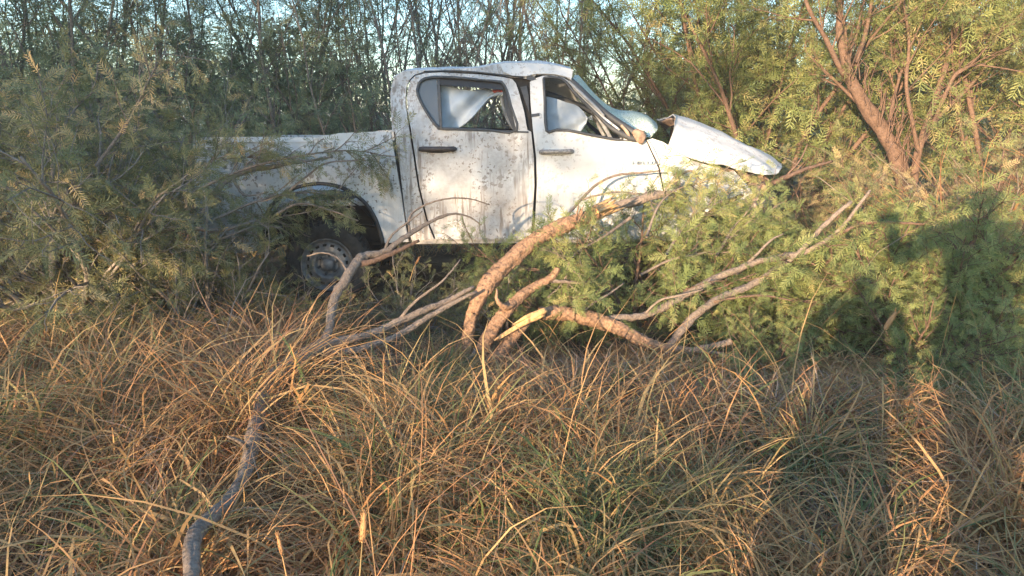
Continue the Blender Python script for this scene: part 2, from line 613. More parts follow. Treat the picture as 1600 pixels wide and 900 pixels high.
def box(name, x0, x1, y0, y1, z0, z1, mat, parent=truck, bev=0.02):
    bm = bmesh.new()
    bmesh.ops.create_cube(bm, size=1)
    for v in bm.verts:
        v.co = Vector(((x0 + x1) / 2 + v.co.x * (x1 - x0), (y0 + y1) / 2 + v.co.y * (y1 - y0), (z0 + z1) / 2 + v.co.z * (z1 - z0)))
    if bev:
        bmesh.ops.bevel(bm, geom=bm.edges[:], offset=bev, segments=2, affect='EDGES')
    bm.verts.index_update()
    V = [tuple(v.co) for v in bm.verts]
    F = [[v.index for v in f.verts] for f in bm.faces]
    bm.free()
    return mk(name, V, F, mat, parent, False)


box('bed_floor', x0, x1, y0, y1, 0.80, 0.84, M['paint'])
box('tailgate', x0 - .06, x0 - .005, y0 + .02, y1 - .02, 0.80, 1.30, M['paint'])
box('bed_front_wall', x1 + .0, x1 + .03, y0, y1, 0.841, 1.30, M['paint'])
box('bumper', x0 - .16, x0 - .07, y0 + .05, y1 - .05, 0.50, 0.66, M['cavity'])
for yy in (TY + .40, TY + TW - .46):
    box('chassis_rail', x0, 1.75, yy, yy + .07, 0.46, 0.60, M['cavity'])

# cab side: C pillar, roof rail
cab = [(613, 206), (611, 175), (610, 148), (612, 132), (617, 120), (624, 114), (634, 110.5), (660, 109.5), (688, 108), (720, 107), (747, 106), (760, 104), (772, 100.5), (789, 98), (815, 98), (844, 99), (868, 102), (890, 107), (895.5, 109), (894, 118), (892.5, 125.5),
       (884, 121), (868, 117.5), (850, 116.5), (838, 117), (834, 121), (824, 123.5), (812, 122), (800, 121), (786, 118.5), (750, 114.5), (690, 111), (661, 112.6), (648, 116.5), (640, 124), (634.5, 138), (633.5, 160), (636, 180), (639, 200), (646, 246), (653, 292), (665, 342), (678, 374), (644, 378), (634, 342), (625, 264), (617, 206)]
panel('cab_side', cab, M['paint_mud'], dent=0.006, seed=5, cell=0.05, mirror=True)
panel('roof_fold', [(782, 100), (789, 98.6), (815, 98.6), (844, 99.6), (868, 102.6), (890, 107.6), (895, 109.6), (892.5, 124), (884, 119.8), (868, 116), (850, 115), (836, 115.5), (822, 119), (800, 118), (786, 112)], M['paint_clean'], off=-0.025, thick=0.02, dent=0.012, seed=9, cell=0.04)
# rear door
rdoor = [(636, 156), (637.5, 138), (642, 125), (649, 118.5), (662, 114.8), (690, 113), (750, 116.5), (786, 120.5), (800, 123.5), (806, 130), (811, 145), (819, 175), (824, 203), (830, 206), (834, 246), (835, 290), (832, 340), (829, 374), (681, 374), (668, 342), (656, 292), (649, 246), (642, 200), (638, 180)]
rwin = [(651.5, 142), (655, 130), (661, 124.5), (668, 122), (684, 120.5), (720, 122), (778, 127.5), (785, 129.5), (792, 141), (798, 165), (807, 205), (760, 203), (692, 201), (684, 198), (677, 190.5), (664, 171), (655, 154)]
rear_door = panel('door', rdoor, M['paint_mud'], holes=[rwin], dent=0.015, seed=12, cell=0.05, off=-0.004)
tag(rear_door, 'mud streaked rear door with torn black window frame')
# front door
fdoor = [(828, 128), (832, 124.5), (840, 121), (849, 118.5), (866, 118), (880, 121.5), (892, 129), (904, 143), (924, 163), (947, 184.5), (990, 219), (1009, 219.5), (1018, 240), (1028, 262), (1036, 300), (1034, 340), (1024, 374), (834, 374), (837, 330), (839, 290), (838, 246), (833, 204), (829, 160)]
fwin = [(849, 124), (852, 121), (866, 121), (876, 123), (885, 129), (896, 143), (916, 163), (940, 186), (972, 215), (962, 218), (927, 211.5), (891, 204.5), (870, 203), (854, 204), (851, 160)]
front_door = panel('door', fdoor, M['paint_clean'], holes=[fwin], dent=0.010, seed=15, cell=0.05, off=-0.006)
tag(front_door, 'cleaner white front door with grey handle and badge')
# far doors, seen through the windows
for nm, ol, hl, mt in (('door', rdoor, rwin, M['interior']), ('door', fdoor, fwin, M['interior'])):
    o = panel(nm, ol, mt, holes=[hl], dent=0.004, seed=3, cell=0.12)
    me = o.data
    co = np.empty(len(me.vertices) * 3, np.float32)
    me.vertices.foreach_get('co', co)
    co = co.reshape(-1, 3)
    co[:, 1] = -co[:, 1]
    me.vertices.foreach_set('co', co.ravel())
    me.flip_normals()
    me.update()


def rim_tube(name, loop, r, mat, parent, off=0.0, close=True):
    P = [skin(a, b, off) for a, b in loop]
    if close: P.append(P[0])
    a = Acc()
    Q = spline(P, 3)
    a.tube(Q, r, 6)
    return a.build(name, mat, parent)


rim_tube('window_seal', rwin, 0.012, M['seal'], rear_door, -0.004)
rim_tube('window_seal', fwin, 0.012, M['seal'], front_door, -0.006)
# black trim: header of the rear window, divider, quarter pane
panel('window_header', [(684, 122), (720, 123), (778, 128.5), (786, 131), (789, 140), (770, 139), (720, 135), (686, 132)], M['black'], parent=rear_door, off=0.012, dent=0)
panel('window_divider', [(682.5, 121.5), (686.5, 121.5), (691, 201), (687, 200.5)], M['seal'], parent=rear_door, off=0.004, dent=0)
panel('quarter_pane', [(652.5, 142), (656, 130), (668, 123), (682, 121.5), (686.5, 199), (677, 190), (664, 170.5), (656, 154)], M['pane'], parent=rear_door, off=0.012, thick=0.006, dent=0)
panel('torn_frame', [(783, 131), (792, 140), (799, 165), (808, 205), (802, 204.5), (792, 180), (787, 155)], M['seal'], parent=rear_door, off=0.05, dent=0)
ptube('belt', [at(783, 150, 5.98), at(788, 172, 5.98), at(796, 192, 5.98), at(805, 203, 5.98)], 0.014, M['liner'])
panel('sill_trim', [(690, 200.6), (760, 202.6), (808, 204.4), (826, 205), (826, 208.2), (760, 205.8), (690, 203.4)], M['seal'], parent=rear_door, off=-0.010, dent=0)
panel('sill_trim', [(852, 203.4), (891, 203.8), (927, 211), (962, 218), (985, 219.3), (985, 221), (955, 219.6), (927, 213.2), (891, 206), (852, 205.6)], M['seal'], parent=front_door, off=-0.012, dent=0)
# pillar between the doors
panel('door_pillar', [(796, 121), (830, 122), (834, 160), (840, 206), (843, 300), (840, 372), (824, 372), (826, 300), (822, 206), (812, 170), (806, 140)], M['cavity'], off=0.035, dent=0)
panel('latch_plate', [(813, 136), (823, 134), (826, 150), (827, 176), (821, 160)], M['seal'], off=0.008, dent=0)
panel('bracket', [(822, 117.5), (834, 119), (838, 124), (830, 126), (823, 124)], M['seal'], off=-0.014, dent=0)
panel('torn_clip', [(829.5, 178.5), (843, 176.5), (843, 181), (831, 183)], M['seal'], off=-0.016, dent=0, thick=0.012)
# handles


def handle(parent, a, b, y, mat, tilt=0):
    acc = Acc()
    P = spline([skin(a, y + tilt, -0.008), skin(a + (b - a) * .15, y + tilt * .7, -0.036), skin((a + b) / 2, y, -0.042), skin(b - (b - a) * .15, y - tilt * .5, -0.036), skin(b, y - tilt, -0.008)], 5)
    acc.tube(P, np.interp(np.linspace(0, 1, len(P)), [0, .15, .5, .85, 1], [.018, .022, .015, .022, .016]), 8, lump=0.08)
    o = acc.build('handle', mat, parent)
    c = Acc()
    P2 = spline([skin(a + 2, y, 0.0), skin((a + b) / 2, y + 1, -0.004), skin(b - 2, y, 0.0)], 4)
    c.tube(P2, [.016, .02, .024, .026, .026, .026, .024, .02, .016][:len(P2)] if len(P2) <= 9 else .02, 8)
    c.build('handle_recess', M['cavity'] if mat is M['handle_dark'] else M['paint_spots'], parent)


handle(rear_door, 656, 712, 233, M['handle_dark'])
handle(front_door, 844, 895, 237, M['handle_grey'], 0.5)
# raised character line and folded crease on the doors
ptube('roof_ditch_trim', [skin(662, 111.5, -.006), skin(720, 111, -.006), skin(785, 117, -.008), skin(818, 121.5, -.01)], 0.006, M['seal'])
# rocker
panel('rocker_panel', [(645, 373), (926, 370), (1030, 372), (1030, 379), (926, 379), (648, 381)], M['sill'], off=0.01, thick=0.08, dent=0.006)
panel('gap_shade_strip', [(615, 204), (619, 204), (627, 262), (637, 340), (649, 379), (640, 379), (631, 340), (622, 262)], M['cavity'], off=0.03, dent=0)  # dark strip standing in for the shade between cab and bed

# roof, dented, and what hangs inside
roof_rows = []
for yy, dz in ((0.0, -0.004), (0.25, 0.03), (0.6, 0.02), (0.95, 0.02), (1.25, 0.0)):
    row = []
    for (px, py) in ((614, 121), (640, 111.5), (700, 109.5), (745, 108), (775, 103), (800, 100.5), (845, 101), (893, 110)):
        p = skin(px, py)
        k = 0.5 if px > 770 and yy > .5 else 1
        row.append((p.x, p.y + .014 + yy, p.z + dz - (0.10 if (px > 770 and yy > .5) else 0)))
    roof_rows.append(row)
sheet('roof', roof_rows, M['paint'], m=4, thick=-0.012, dent=0.012)
z0c, z1c = 0.55, 1.80
pr = skin(617, 300)
box('cab_rear_wall', pr.x + .03, pr.x + .07, TY + .10, TY + TW - .10, 0.5, 1.36, M['cavity'])
box('rear_window_frame', pr.x + .035, pr.x + .065, TY + .2, TY + TW - .2, 1.362, 1.44, M['cavity'])
box('cab_floor', pr.x + .07, 1.35, TY + .08, TY + TW - .08, 0.48, 0.54, M['cavity'])


def seat(x, y, w, zb, rec):
    acc = Acc()
    s = sheet('seat', [[(x - .02 + .0, y, zb + .62), (x - .02, y + w * .5, zb + .66), (x - .02, y + w, zb + .62)],
                       [(x + .10, y, zb + .40), (x + .13, y + w * .5, zb + .40), (x + .10, y + w, zb + .40)],
                       [(x + .14, y, zb + .06), (x + .18, y + w * .5, zb + .06), (x + .14, y + w, zb + .06)],
                       [(x + .40, y, zb + .04), (x + .40, y + w * .5, zb + .06), (x + .40, y + w, zb + .04)],
                       [(x + .62, y, zb - .02), (x + .62, y + w * .5, zb), (x + .62, y + w, zb - .02)]], M['interior'], thick=0.12)
    return s


seat(pr.x + .16, TY + .16, TW - .32, 0.85, 0)
seat(pr.x + 0.95, TY + .2, .55, 0.85, 0)
seat(pr.x + 0.95, TY + 1.05, .55, 0.85, 0)
# airbag curtains
rows = []
for k, (top, bot) in enumerate((((687, 133), (691, 199)), ((708, 136), (702, 199.5)), ((730, 138), (718, 196)), ((752, 140), (742, 177)), ((772, 142), (764, 158)), ((785, 145), (783, 150)))):
    row = []
    for t in np.linspace(0, 1, 6):
        yy = 5.955 + 0.035 * math.sin(k * 1.9 + t * 5) + 0.03 * t
        row.append(at(top[0] + (bot[0] - top[0]) * t, top[1] + (bot[1] - top[1]) * t, yy))
    rows.append(row)
sheet('airbag_curtain', rows, M['bag'], m=6, thick=0.015, dent=0.024, seed=2)
rows = []
for k, (top, bot) in enumerate((((853, 151), (855, 206)), ((868, 154), (869, 207)), ((884, 159), (884, 208)), ((899, 166), (898, 207)), ((910, 174), (908, 203)), ((918, 184), (915, 194)))):
    rows.append([at(top[0] + (bot[0] - top[0]) * t, top[1] + (bot[1] - top[1]) * t, 6.03 - .045 * math.sin(t * 3.1) * math.sin((k + .4) * .55) + .012 * math.sin(t * 9 + k * 2.2)) for t in np.linspace(0, 1, 6)])
sheet('airbag_curtain', rows, M['bag'], m=6, thick=0.015, dent=0.022, seed=5)
sheet('folded_roof_lining', [[at(846, 116, 6.25), at(870, 117, 6.25), at(890, 124, 6.25)], [at(848, 134, 6.35), at(872, 138, 6.35), at(897, 146, 6.35)], [at(850, 145, 6.4), at(876, 151, 6.4), at(905, 158, 6.4)]], M['paint_clean'], thick=0.02, dent=0.01)
ptube('far_pillar', [at(848, 145, 6.2), at(880, 156, 6.2), at(915, 170, 6.15), at(960, 196, 6.1)], [.03, .028, .025, .02], M['seal'])
panel('seat_belt_tag', [(768, 140), (786, 140.5), (787, 148.5), (772, 146)], M['red'], off=0.12, thick=0.02, dent=0)
# steering wheel and dashboard
a = Acc()
c = at(945, 207, 6.05)
th = np.linspace(0, 2 * np.pi, 25)
a.tube([c + Vector((-.10 * math.sin(t), .19 * math.cos(t), .17 * math.sin(t))) for t in th], 0.016, 8, cap=False)
a.build('steering_wheel', M['liner'], truck)
sheet('dashboard', [[at(925, 217, 5.9), at(925, 214, 6.6), at(925, 216, 7.35)], [at(960, 214, 5.9), at(960, 209, 6.6), at(960, 214, 7.35)], [at(1005, 216, 5.9), at(1005, 212, 6.6), at(1005, 216, 7.35)]], M['black'], thick=-0.06)
# A pillar bent down: several bands
ptube('windscreen_pillar', [skin(886, 121, .03), skin(900, 134, .03), skin(925, 158, .03), skin(950, 180, .03), skin(985, 204, .02), skin(1004, 214, .0)], [.024, .028, .028, .026, .03, .026], M['seal'], sides=6)
ptube('pillar_trim', [skin(888, 127, -.015), skin(905, 143, -.02), skin(930, 167, -.02), skin(944, 181, -.02)], [.010, .014, .014, .008], M['liner'], sides=6)
ptube('pillar_trim', [skin(940, 187, -.0), skin(960, 203, -.02), skin(990, 217, -.02), skin(1006, 216, -.02)], [.012, .022, .026, .014], M['seal'], sides=6)
ptube('pillar_trim', [skin(955, 193, -.03), skin(968, 203, -.035)], [.009, .008], M['paint'], sides=6)
ptube('pillar_trim', [skin(971, 196, -.02), skin(980, 207, -.035), skin(985, 218, -.03)], [.012, .014, .008], M['rust'], sides=6)
ptube('crushed_mirror_mount', [skin(993, 206, -.02), skin(998, 213, -.04), skin(1006, 219, -.03)], [.03, .045, .035], M['rust'], sides=8, lump=0.6)
# windscreen, torn out and draped over the bonnet edge
rows = [
    [at(893, 126, 6.0), at(897, 120, 6.3), at(902, 118, 6.9), at(900, 122, 7.3)],
    [at(925, 156, 5.98), at(926, 152, 6.3), at(930, 150, 6.9), at(928, 155, 7.3)],
    [at(957, 182, 5.95), at(958, 174, 6.3), at(960, 172, 6.9), at(958, 178, 7.3)],
    [at(985, 203, 5.9), at(988, 181, 6.2), at(990, 175, 6.8), at(988, 182, 7.3)],
    [at(1006, 214, 5.84), at(1012, 190, 6.0), at(1012, 182, 6.7), at(1010, 188, 7.3)],
    [at(1016, 216, 5.80), at(1026, 204, 5.9), at(1024, 192, 6.6), at(1018, 196, 7.3)],
]
sheet('windscreen', rows, M['shatter'], m=5, thick=0.007, dent=0.012, seed=4)

# front wing, crushed at the nose
wing = [(1011, 219), (1020, 216.5), (1037, 222), (1058, 236), (1079, 250), (1112, 260), (1147, 267), (1157, 278), (1168, 290), (1176, 300), (1172, 315), (1163, 325), (1140, 326), (1112, 330), (1086, 340), (1066, 356), (1052, 376), (1027, 376), (1037, 340), (1039, 300), (1031, 262), (1021, 240)]
panel('front_wing', wing, M['paint_clean'], off=-0.003, dent=0.022, seed=21, cell=0.04, mirror=True)
ptube('wing_crease', [skin(1013, 219, -.012), skin(1022, 238, -.016), skin(1031, 257, -.014)], [.006, .012, .006], M['paint_clean'], sides=6)
# lettering on the door


def text(word, px, py, wpx, mat, parent, name):
    cu = bpy.data.curves.new(name, 'FONT')
    cu.body = word
    cu.size = 1
    cu.extrude = 0.02
    to = bpy.data.objects.new(name, cu)
    COL.objects.link(to)
    dg = bpy.context.evaluated_depsgraph_get()
    me = bpy.data.meshes.new_from_object(to.evaluated_get(dg))
    bpy.data.objects.remove(to)
    V = np.array([v.co[:] for v in me.vertices])
    F = [list(p.vertices) for p in me.polygons]
    V -= V.min(0)
    ext = V.max(0)
    p0 = skin(px, py, -0.03)
    w = (skin(px + wpx, py).x - p0.x)
    k = w / ext[0]; kz = .026 / ext[1]
    out = []
    for v in V:
        x = p0.x + v[0] * k; z = p0.z + v[1] * kz
        out.append((x, skin_y(x, z) - 0.030 - v[2] * .1, z))
    return mk(name, out, F, mat, parent, False)


for i_, ch_ in enumerate('HILUX'):
    text(ch_, (988, 998, 1004, 1011, 1019.5)[i_], 257.2, (7.5, 2.0, 5.5, 7.0, 7.5)[i_], M['chrome'], front_door, 'badge_letter')
# engine bay darkness, crushed nose
box('engine_block', 1.25, 1.70, TY + .35, TY + 1.45, 0.55, 1.02, M['cavity'], bev=0.08)
rng = random.Random(5)
for k, (px, py, yy, r_, mt) in enumerate(((1178, 296, 5.85, .075, 'rust'), (1168, 313, 5.82, .07, 'foam'), (1186, 285, 5.95, .06, 'rust'), (1180, 318, 5.9, .065, 'foam'), (1176, 300, 6.5, .1, 'cavity'), (1190, 300, 6.2, .07, 'rust'))):
    c = at(px, py, yy)
    bm = bmesh.new()
    bmesh.ops.create_icosphere(bm, subdivisions=3, radius=1)
    for v in bm.verts:
        d = 1 + .55 * noise.noise(v.co * 2.1 + Vector((k * 5, 0, 0))) + .3 * noise.noise(v.co * 5 + Vector((k * 5, 2, 0)))
        v.co = Vector((v.co.x * r_ * 1.0 * d, v.co.y * r_ * 2.2 * d, v.co.z * r_ * 1.05 * d)) + c
    bm.verts.index_update()
    V = [tuple(v.co) for v in bm.verts]; F = [[v.index for v in f.verts] for f in bm.faces]
    bm.free()
    mk('crushed_nose_piece', V, F, M[mt], truck, False)
ptube('radiator_support', [at(1150, 270, 5.85), at(1176, 284, 5.9), at(1190, 300, 6.2), at(1192, 303, 7.2)], .03, M['rust'], sides=6, lump=.4)
sheet('bumper', [[at(1186, 300, 5.86), at(1200, 300, 6.4), at(1196, 302, 7.3)], [at(1188, 314, 5.88), at(1204, 316, 6.4), at(1198, 318, 7.3)], [at(1176, 326, 5.85), at(1192, 330, 6.4), at(1188, 332, 7.3)]], M['foam'], thick=.03, dent=.04, seed=8)
panel('wing_edge', [(1080, 251.5), (1112, 259), (1147, 266), (1150, 271), (1112, 264), (1084, 255)], M['rust'], off=-0.008, thick=0.03, dent=0.01, seed=4)
# bonnet: buckled tent, near half facing the viewer
rows = []
near = [(1044, 228, 5.72), (1069, 241, 5.69), (1112, 255, 5.66), (1150, 264, 5.64), (1185, 273.5, 5.66), (1203, 273, 5.72), (1217, 266, 5.82)]
mid1 = [(1052, 205, 5.74), (1084, 221, 5.70), (1124, 238, 5.68), (1160, 252, 5.66), (1190, 264, 5.68), (1208, 267, 5.76), (1220.5, 263, 5.88)]
mid2 = [(1055, 190, 5.86), (1092, 204, 5.83), (1130, 220, 5.82), (1166, 238, 5.80), (1196, 254, 5.80), (1212, 261, 5.86), (1222, 260, 5.96)]
ridge = [(1055, 180, 6.12), (1096, 193, 6.12), (1138, 211, 6.12), (1176, 229.5, 6.10), (1203, 243.5, 6.08), (1216, 253, 6.10), (1222, 258, 6.2)]
far = [(1042, 181, 6.7), (1086, 196, 6.8), (1130, 215, 6.8), (1170, 234, 6.8), (1196, 248, 6.8), (1210, 256, 6.7), (1220, 259, 6.6)]
far2 = [(1026, 188, 7.3), (1076, 206, 7.4), (1124, 226, 7.4), (1164, 245, 7.4), (1190, 258, 7.4), (1205, 263, 7.2), (1217, 262, 7.0)]
for r_ in (near, mid1, mid2, ridge, far, far2):
    rows.append([at(*p) for p in r_])
sheet('bonnet', rows, M['paint_clean'], m=8, thick=0.012, dent=0.020, seed=6)
sheet('bonnet_lining', [[at(1052, 186, 6.16), at(1040, 187, 6.65), at(1028, 192, 7.2)], [at(1060, 193, 6.16), at(1050, 196, 6.65), at(1040, 203, 7.2)]], M['rust'], thick=.015, dent=.01)
# wheels


def wheel(cx, cy, cz, side):
    def ring(prof, seg=40):
        V = []; F = []
        n = len(prof)
        for i in range(seg):
            t = 2 * math.pi * i / seg
            for (y, r_) in prof:
                V.append((cx + r_ * math.cos(t), cy + side * y, cz + r_ * math.sin(t)))
        for i in range(seg):
            for j in range(n - 1):
                a0 = i * n + j; b0 = ((i + 1) % seg) * n + j
                F.append([a0, b0, b0 + 1, a0 + 1] if side > 0 else [a0, a0 + 1, b0 + 1, b0])
        return V, F
    tyre = mk('tyre', *ring([(.02, .215), (-.004, .225), (-.016, .26), (-.014, .30), (0, .332), (.03, .345), (.10, .35), (.18, .345), (.21, .30), (.20, .22)]), M['tyre'], truck)
    a = Acc()
    for i in range(40):
        t = 2 * math.pi * i / 40
        u = Vector((math.cos(t), 0, math.sin(t))); w = Vector((-math.sin(t), 0, math.cos(t)))
        c = Vector((cx, cy, cz))
        a.tube([c + u * .325 + Vector((0, side * -.002, 0)), c + u * .352 + Vector((0, side * .03, 0)), c + u * .353 + w * .02 + Vector((0, side * .09, 0))], .012, 4)
    a.build('tread_block', M['tyre'], tyre, False)
    # rim disc with twelve vent holes
    seg = 48
    rim = mk('rim', *ring([(.01, .216), (-.006, .212), (.004, .204), (.03, .196), (.034, .182)]), M['rim'], truck)
    V = []; F = []
    prof = [(.034, .182), (.022, .168), (.014, .150), (.010, .130)]
    rr = [p[1] for p in prof]
    nh = 16
    seg = nh * 4
    for i in range(seg):
        t = 2 * math.pi * i / seg
        for (y, r_) in prof:
            V.append((cx + r_ * math.cos(t), cy + side * y, cz + r_ * math.sin(t)))
    for i in range(seg):
        for j in range(3):
            if j == 1 and i % 4 in (0, 1): continue
            a0 = i * 4 + j; b0 = ((i + 1) % seg) * 4 + j
            F.append([a0, b0, b0 + 1, a0 + 1])
    mk('rim_disc', V, F, M['rim'], rim)
    mk('rim_centre', *ring([(.010, .130), (.004, .112), (.012, .098), (.035, .090), (.04, .06), (.02, .055), (.0, .05), (-.01, .035), (-.012, .001)]), M['rim'], rim)
    mk('rim_barrel', *ring([(.05, .20), (.06, .14), (.06, .001)]), M['cavity'], rim)
    for i in range(6):
        t = 2 * math.pi * (i + .3) / 6
        a = Acc()
        c = Vector((cx + .075 * math.cos(t), cy, cz + .075 * math.sin(t)))
        a.tube([c + Vector((0, side * .04, 0)), c + Vector((0, side * .012, 0))], .011, 6)
        a.build('wheel_nut', M['hub'], rim, False)


wc = at(511, 414, TY + .06)
wheel(wc.x, TY + .06, wc.z, 1)
wheel(wc.x, TY + TW - .06, wc.z, -1)
wheel(wc.x + 3.05, TY + .10, wc.z - .02, 1)
wheel(wc.x + 3.05, TY + TW - .10, wc.z - .02, -1)
ptube('axle', [(wc.x, TY + .2, wc.z), (wc.x, TY + TW / 2, wc.z), (wc.x, TY + TW - .2, wc.z)], .05, M['cavity'])
# wheel arch liner
a = Acc()
V = []; F = []
for i in range(15):
    t = math.pi * i / 14
    for j, yy in enumerate((TY + .03, TY + .45)):
        V.append((wc.x + .47 * math.cos(t), yy, wc.z + .10 + .47 * math.sin(t)))
for i in range(14):
    F.append([i * 2, i * 2 + 1, i * 2 + 3, i * 2 + 2])
c0 = len(V)
V.append((wc.x, TY + .45, wc.z + .1))
for i in range(14):
    F.append([c0, i * 2 + 3, i * 2 + 1])
mk('wheel_arch_liner', V, F, M['cavity'], truck)
a = Acc()
P = spline([skin(x, y, -.004) for x, y in arch], 3)
a.tube(P, .016, 6)
a.build('arch_lip', M['black'], truck)

# ------------------------------------------------------------------ plants
def pinna(npair, llen, lwid, seed, tri=False, fold=0.25):
    """feathery leaf of length 1 along +X: rachis with paired leaflets; quads"""
    rg = np.random.default_rng(seed)
    V = []; Q = []
    cz = lambda t: -0.30 * t * t
    for s in range(2):
        t0, t1 = s * .5, s * .5 + .5
        k = len(V)
        w = .012
        V += [(t0, -w, cz(t0)), (t0, w, cz(t0)), (t1, w, cz(t1)), (t1, -w, cz(t1))]
        Q.append([k, k + 1, k + 2, k + 3])
    for i in range(npair):
        t = .14 + .86 * (i + .3) / npair
        for sd in (-1, 1):
            if rg.random() < .08: continue
            L = llen * (.75 + .35 * math.sin(math.pi * (i + 1) / (npair + 1))) * rg.uniform(.8, 1.15)
            an = R(rg.uniform(50, 75) - 22 * i / npair)
            dx, dy = math.cos(an), math.sin(an) * sd
            dz = rg.uniform(-.45, .25)
            b = np.array((t, 0, cz(t)))
            d = np.array((dx, dy, dz)); d /= np.linalg.norm(d)
            sv = np.cross(d, (0, 0, 1)); sv /= np.linalg.norm(sv) + 1e-6
            k = len(V)
            V += [tuple(b), tuple(b + d * L * .45 + sv * lwid), tuple(b + d * L), tuple(b + d * L * .45 - sv * lwid)]
            Q.append([k, k + 1, k + 2, k + 3])
    return np.array(V), np.array(Q)


FINE = [pinna(11, .27, .020, 1), pinna(10, .30, .022, 2), pinna(12, .25, .018, 3), pinna(8, .28, .022, 4)]
COARSE = [pinna(7, .32, .024, 5), pinna(6, .36, .026, 6), pinna(7, .30, .024, 7)]


def leaves_np(P, D, S, T, templ, seed, upn=0.7):
    rg = np.random.default_rng(seed)
    P = np.asarray(P, float); D = np.asarray(D, float); S = np.asarray(S, float); T = np.asarray(T, float)
    D = D / (np.linalg.norm(D, axis=1, keepdims=True) + 1e-9)
    U = np.array([0, 0, 1.0]) + rg.normal(0, upn, (len(P), 3))
    Z = U - (U * D).sum(1, keepdims=True) * D
    Z /= np.linalg.norm(Z, axis=1, keepdims=True) + 1e-9
    Yv = np.cross(Z, D)
    which = rg.integers(0, len(templ), len(P))
    Vs, Qs, Ts, n = [], [], [], 0
    for w, (tv, tq) in enumerate(templ):
        m = which == w
        if not m.any(): continue
        B = np.stack([D[m], Yv[m], Z[m]], 1)               # (k,3axes,3)
        V = P[m][:, None] + S[m][:, None, None] * np.einsum('va,kac->kvc', tv, B)
        k, nv = V.shape[:2]
        Qs.append((tq[None] + (np.arange(k) * nv)[:, None, None]).reshape(-1, 4) + n)
        Vs.append(V.reshape(-1, 3)); Ts.append(np.repeat(T[m], nv))
        n += k * nv
    return np.vstack(Vs), np.vstack(Qs), np.concatenate(Ts)


class Plant:
    def __init__(s, seed):
        s.rg = random.Random(seed)
        s.seed = seed
        s.trunk, s.twig = Acc(), Acc()
        s.P, s.D, s.S, s.T = [], [], [], []

    def line(s, p, d, L, n, wob, up):
        pts = [p.copy()]
        d = d.normalized()
        for i in range(n):
            d = (d + Vector((s.rg.gauss(0, wob), s.rg.gauss(0, wob), s.rg.gauss(0, wob) + up))).normalized()
            p = p + d * (L / n)
            if p.z < 0.03: p.z = 0.03 + s.rg.random() * .03; d.z = abs(d.z) * .3
            pts.append(p.copy())
        return pts

    def leafy(s, pts, step, ls, tmean=.5, tvar=.2, down=.25, start=0.1):
        L = sum((pts[i + 1] - pts[i]).length for i in range(len(pts) - 1))
        n = max(1, int(L * (1 - start) / step))
        for k in range(n):
            t = (start + (1 - start) * (k + s.rg.random()) / n) * (len(pts) - 1)
            i = min(int(t), len(pts) - 2)
            f = t - i
            p = pts[i].lerp(pts[i + 1], f)
            tg = (pts[i + 1] - pts[i]).normalized()
            rn = Vector((s.rg.gauss(0, 1), s.rg.gauss(0, 1), s.rg.gauss(0, .7)))
            d = tg * .85 + rn.normalized() * .85 + Vector((0, 0, -down))
            s.P.append(p[:]); s.D.append(d[:])
            s.S.append(ls * s.rg.uniform(.65, 1.25)); s.T.append(s.rg.gauss(tmean, tvar))

    def grow(s, p, d, L, r, lv, sp):
        last = lv == len(sp) - 1
        q = sp[lv]
        n = q.get('n', 6)
        pts = s.line(p, d, L, n, q.get('wob', .12), q.get('up', .03))
        rad = [r * (1 - (1 - q.get('taper', .3)) * i / n) for i in range(n + 1)]
        (s.trunk if lv <= q.get('tl', 0) else s.twig).tube(pts, rad, q.get('sides', 5 if lv == 0 else (4 if lv == 1 else 3)), lump=.25 if lv == 0 else 0, cap=lv == 0)
        if 'leaf' in q:
            s.leafy(pts, q['step'], q['leaf'], q.get('tm', .5), q.get('tv', .2), q.get('down', .25), q.get('ls', .1))
        if not last:
            for k in range(q['kids']):
                t = q.get('k0', .2) + (1 - q.get('k0', .2)) * (k + s.rg.random()) / q['kids']
                i = min(int(t * n), n - 1)
                f = t * n - i
                pp = pts[i].lerp(pts[i + 1], f)
                tg = (pts[i + 1] - pts[i]).normalized()
                an = R(s.rg.uniform(*q.get('ang', (25, 55))))
                ax = tg.cross(Vector((s.rg.gauss(0, 1), s.rg.gauss(0, 1), s.rg.gauss(0, 1)))).normalized()
                dd = (Matrix.Rotation(an, 3, ax) @ tg)
                nq = sp[lv + 1]
                s.grow(pp, dd, L * q.get('ratio', .45) * s.rg.uniform(.6, 1.2) * (1.15 - .5 * t), max(.0022, rad[i] * .55), lv + 1, sp)

    def build(s, root, bark, leaf, templ, twigname='twigs', crown='crown', trunkname='trunk', twigbark=None):
        if s.trunk.n: s.trunk.build(trunkname, bark, root)
        if s.twig.n:
            o = s.twig.build('branches', twigbark or bark, root)
            o['kind'] = 'stuff'
        if s.P:
            V, Q, T = leaves_np(np.array(s.P) + WLOC[root.name] * 0, s.D, s.S, s.T, templ, s.seed)
            o = mk(crown, V, Q, leaf, root, False, {'tint': T})
            o['kind'] = 'stuff'


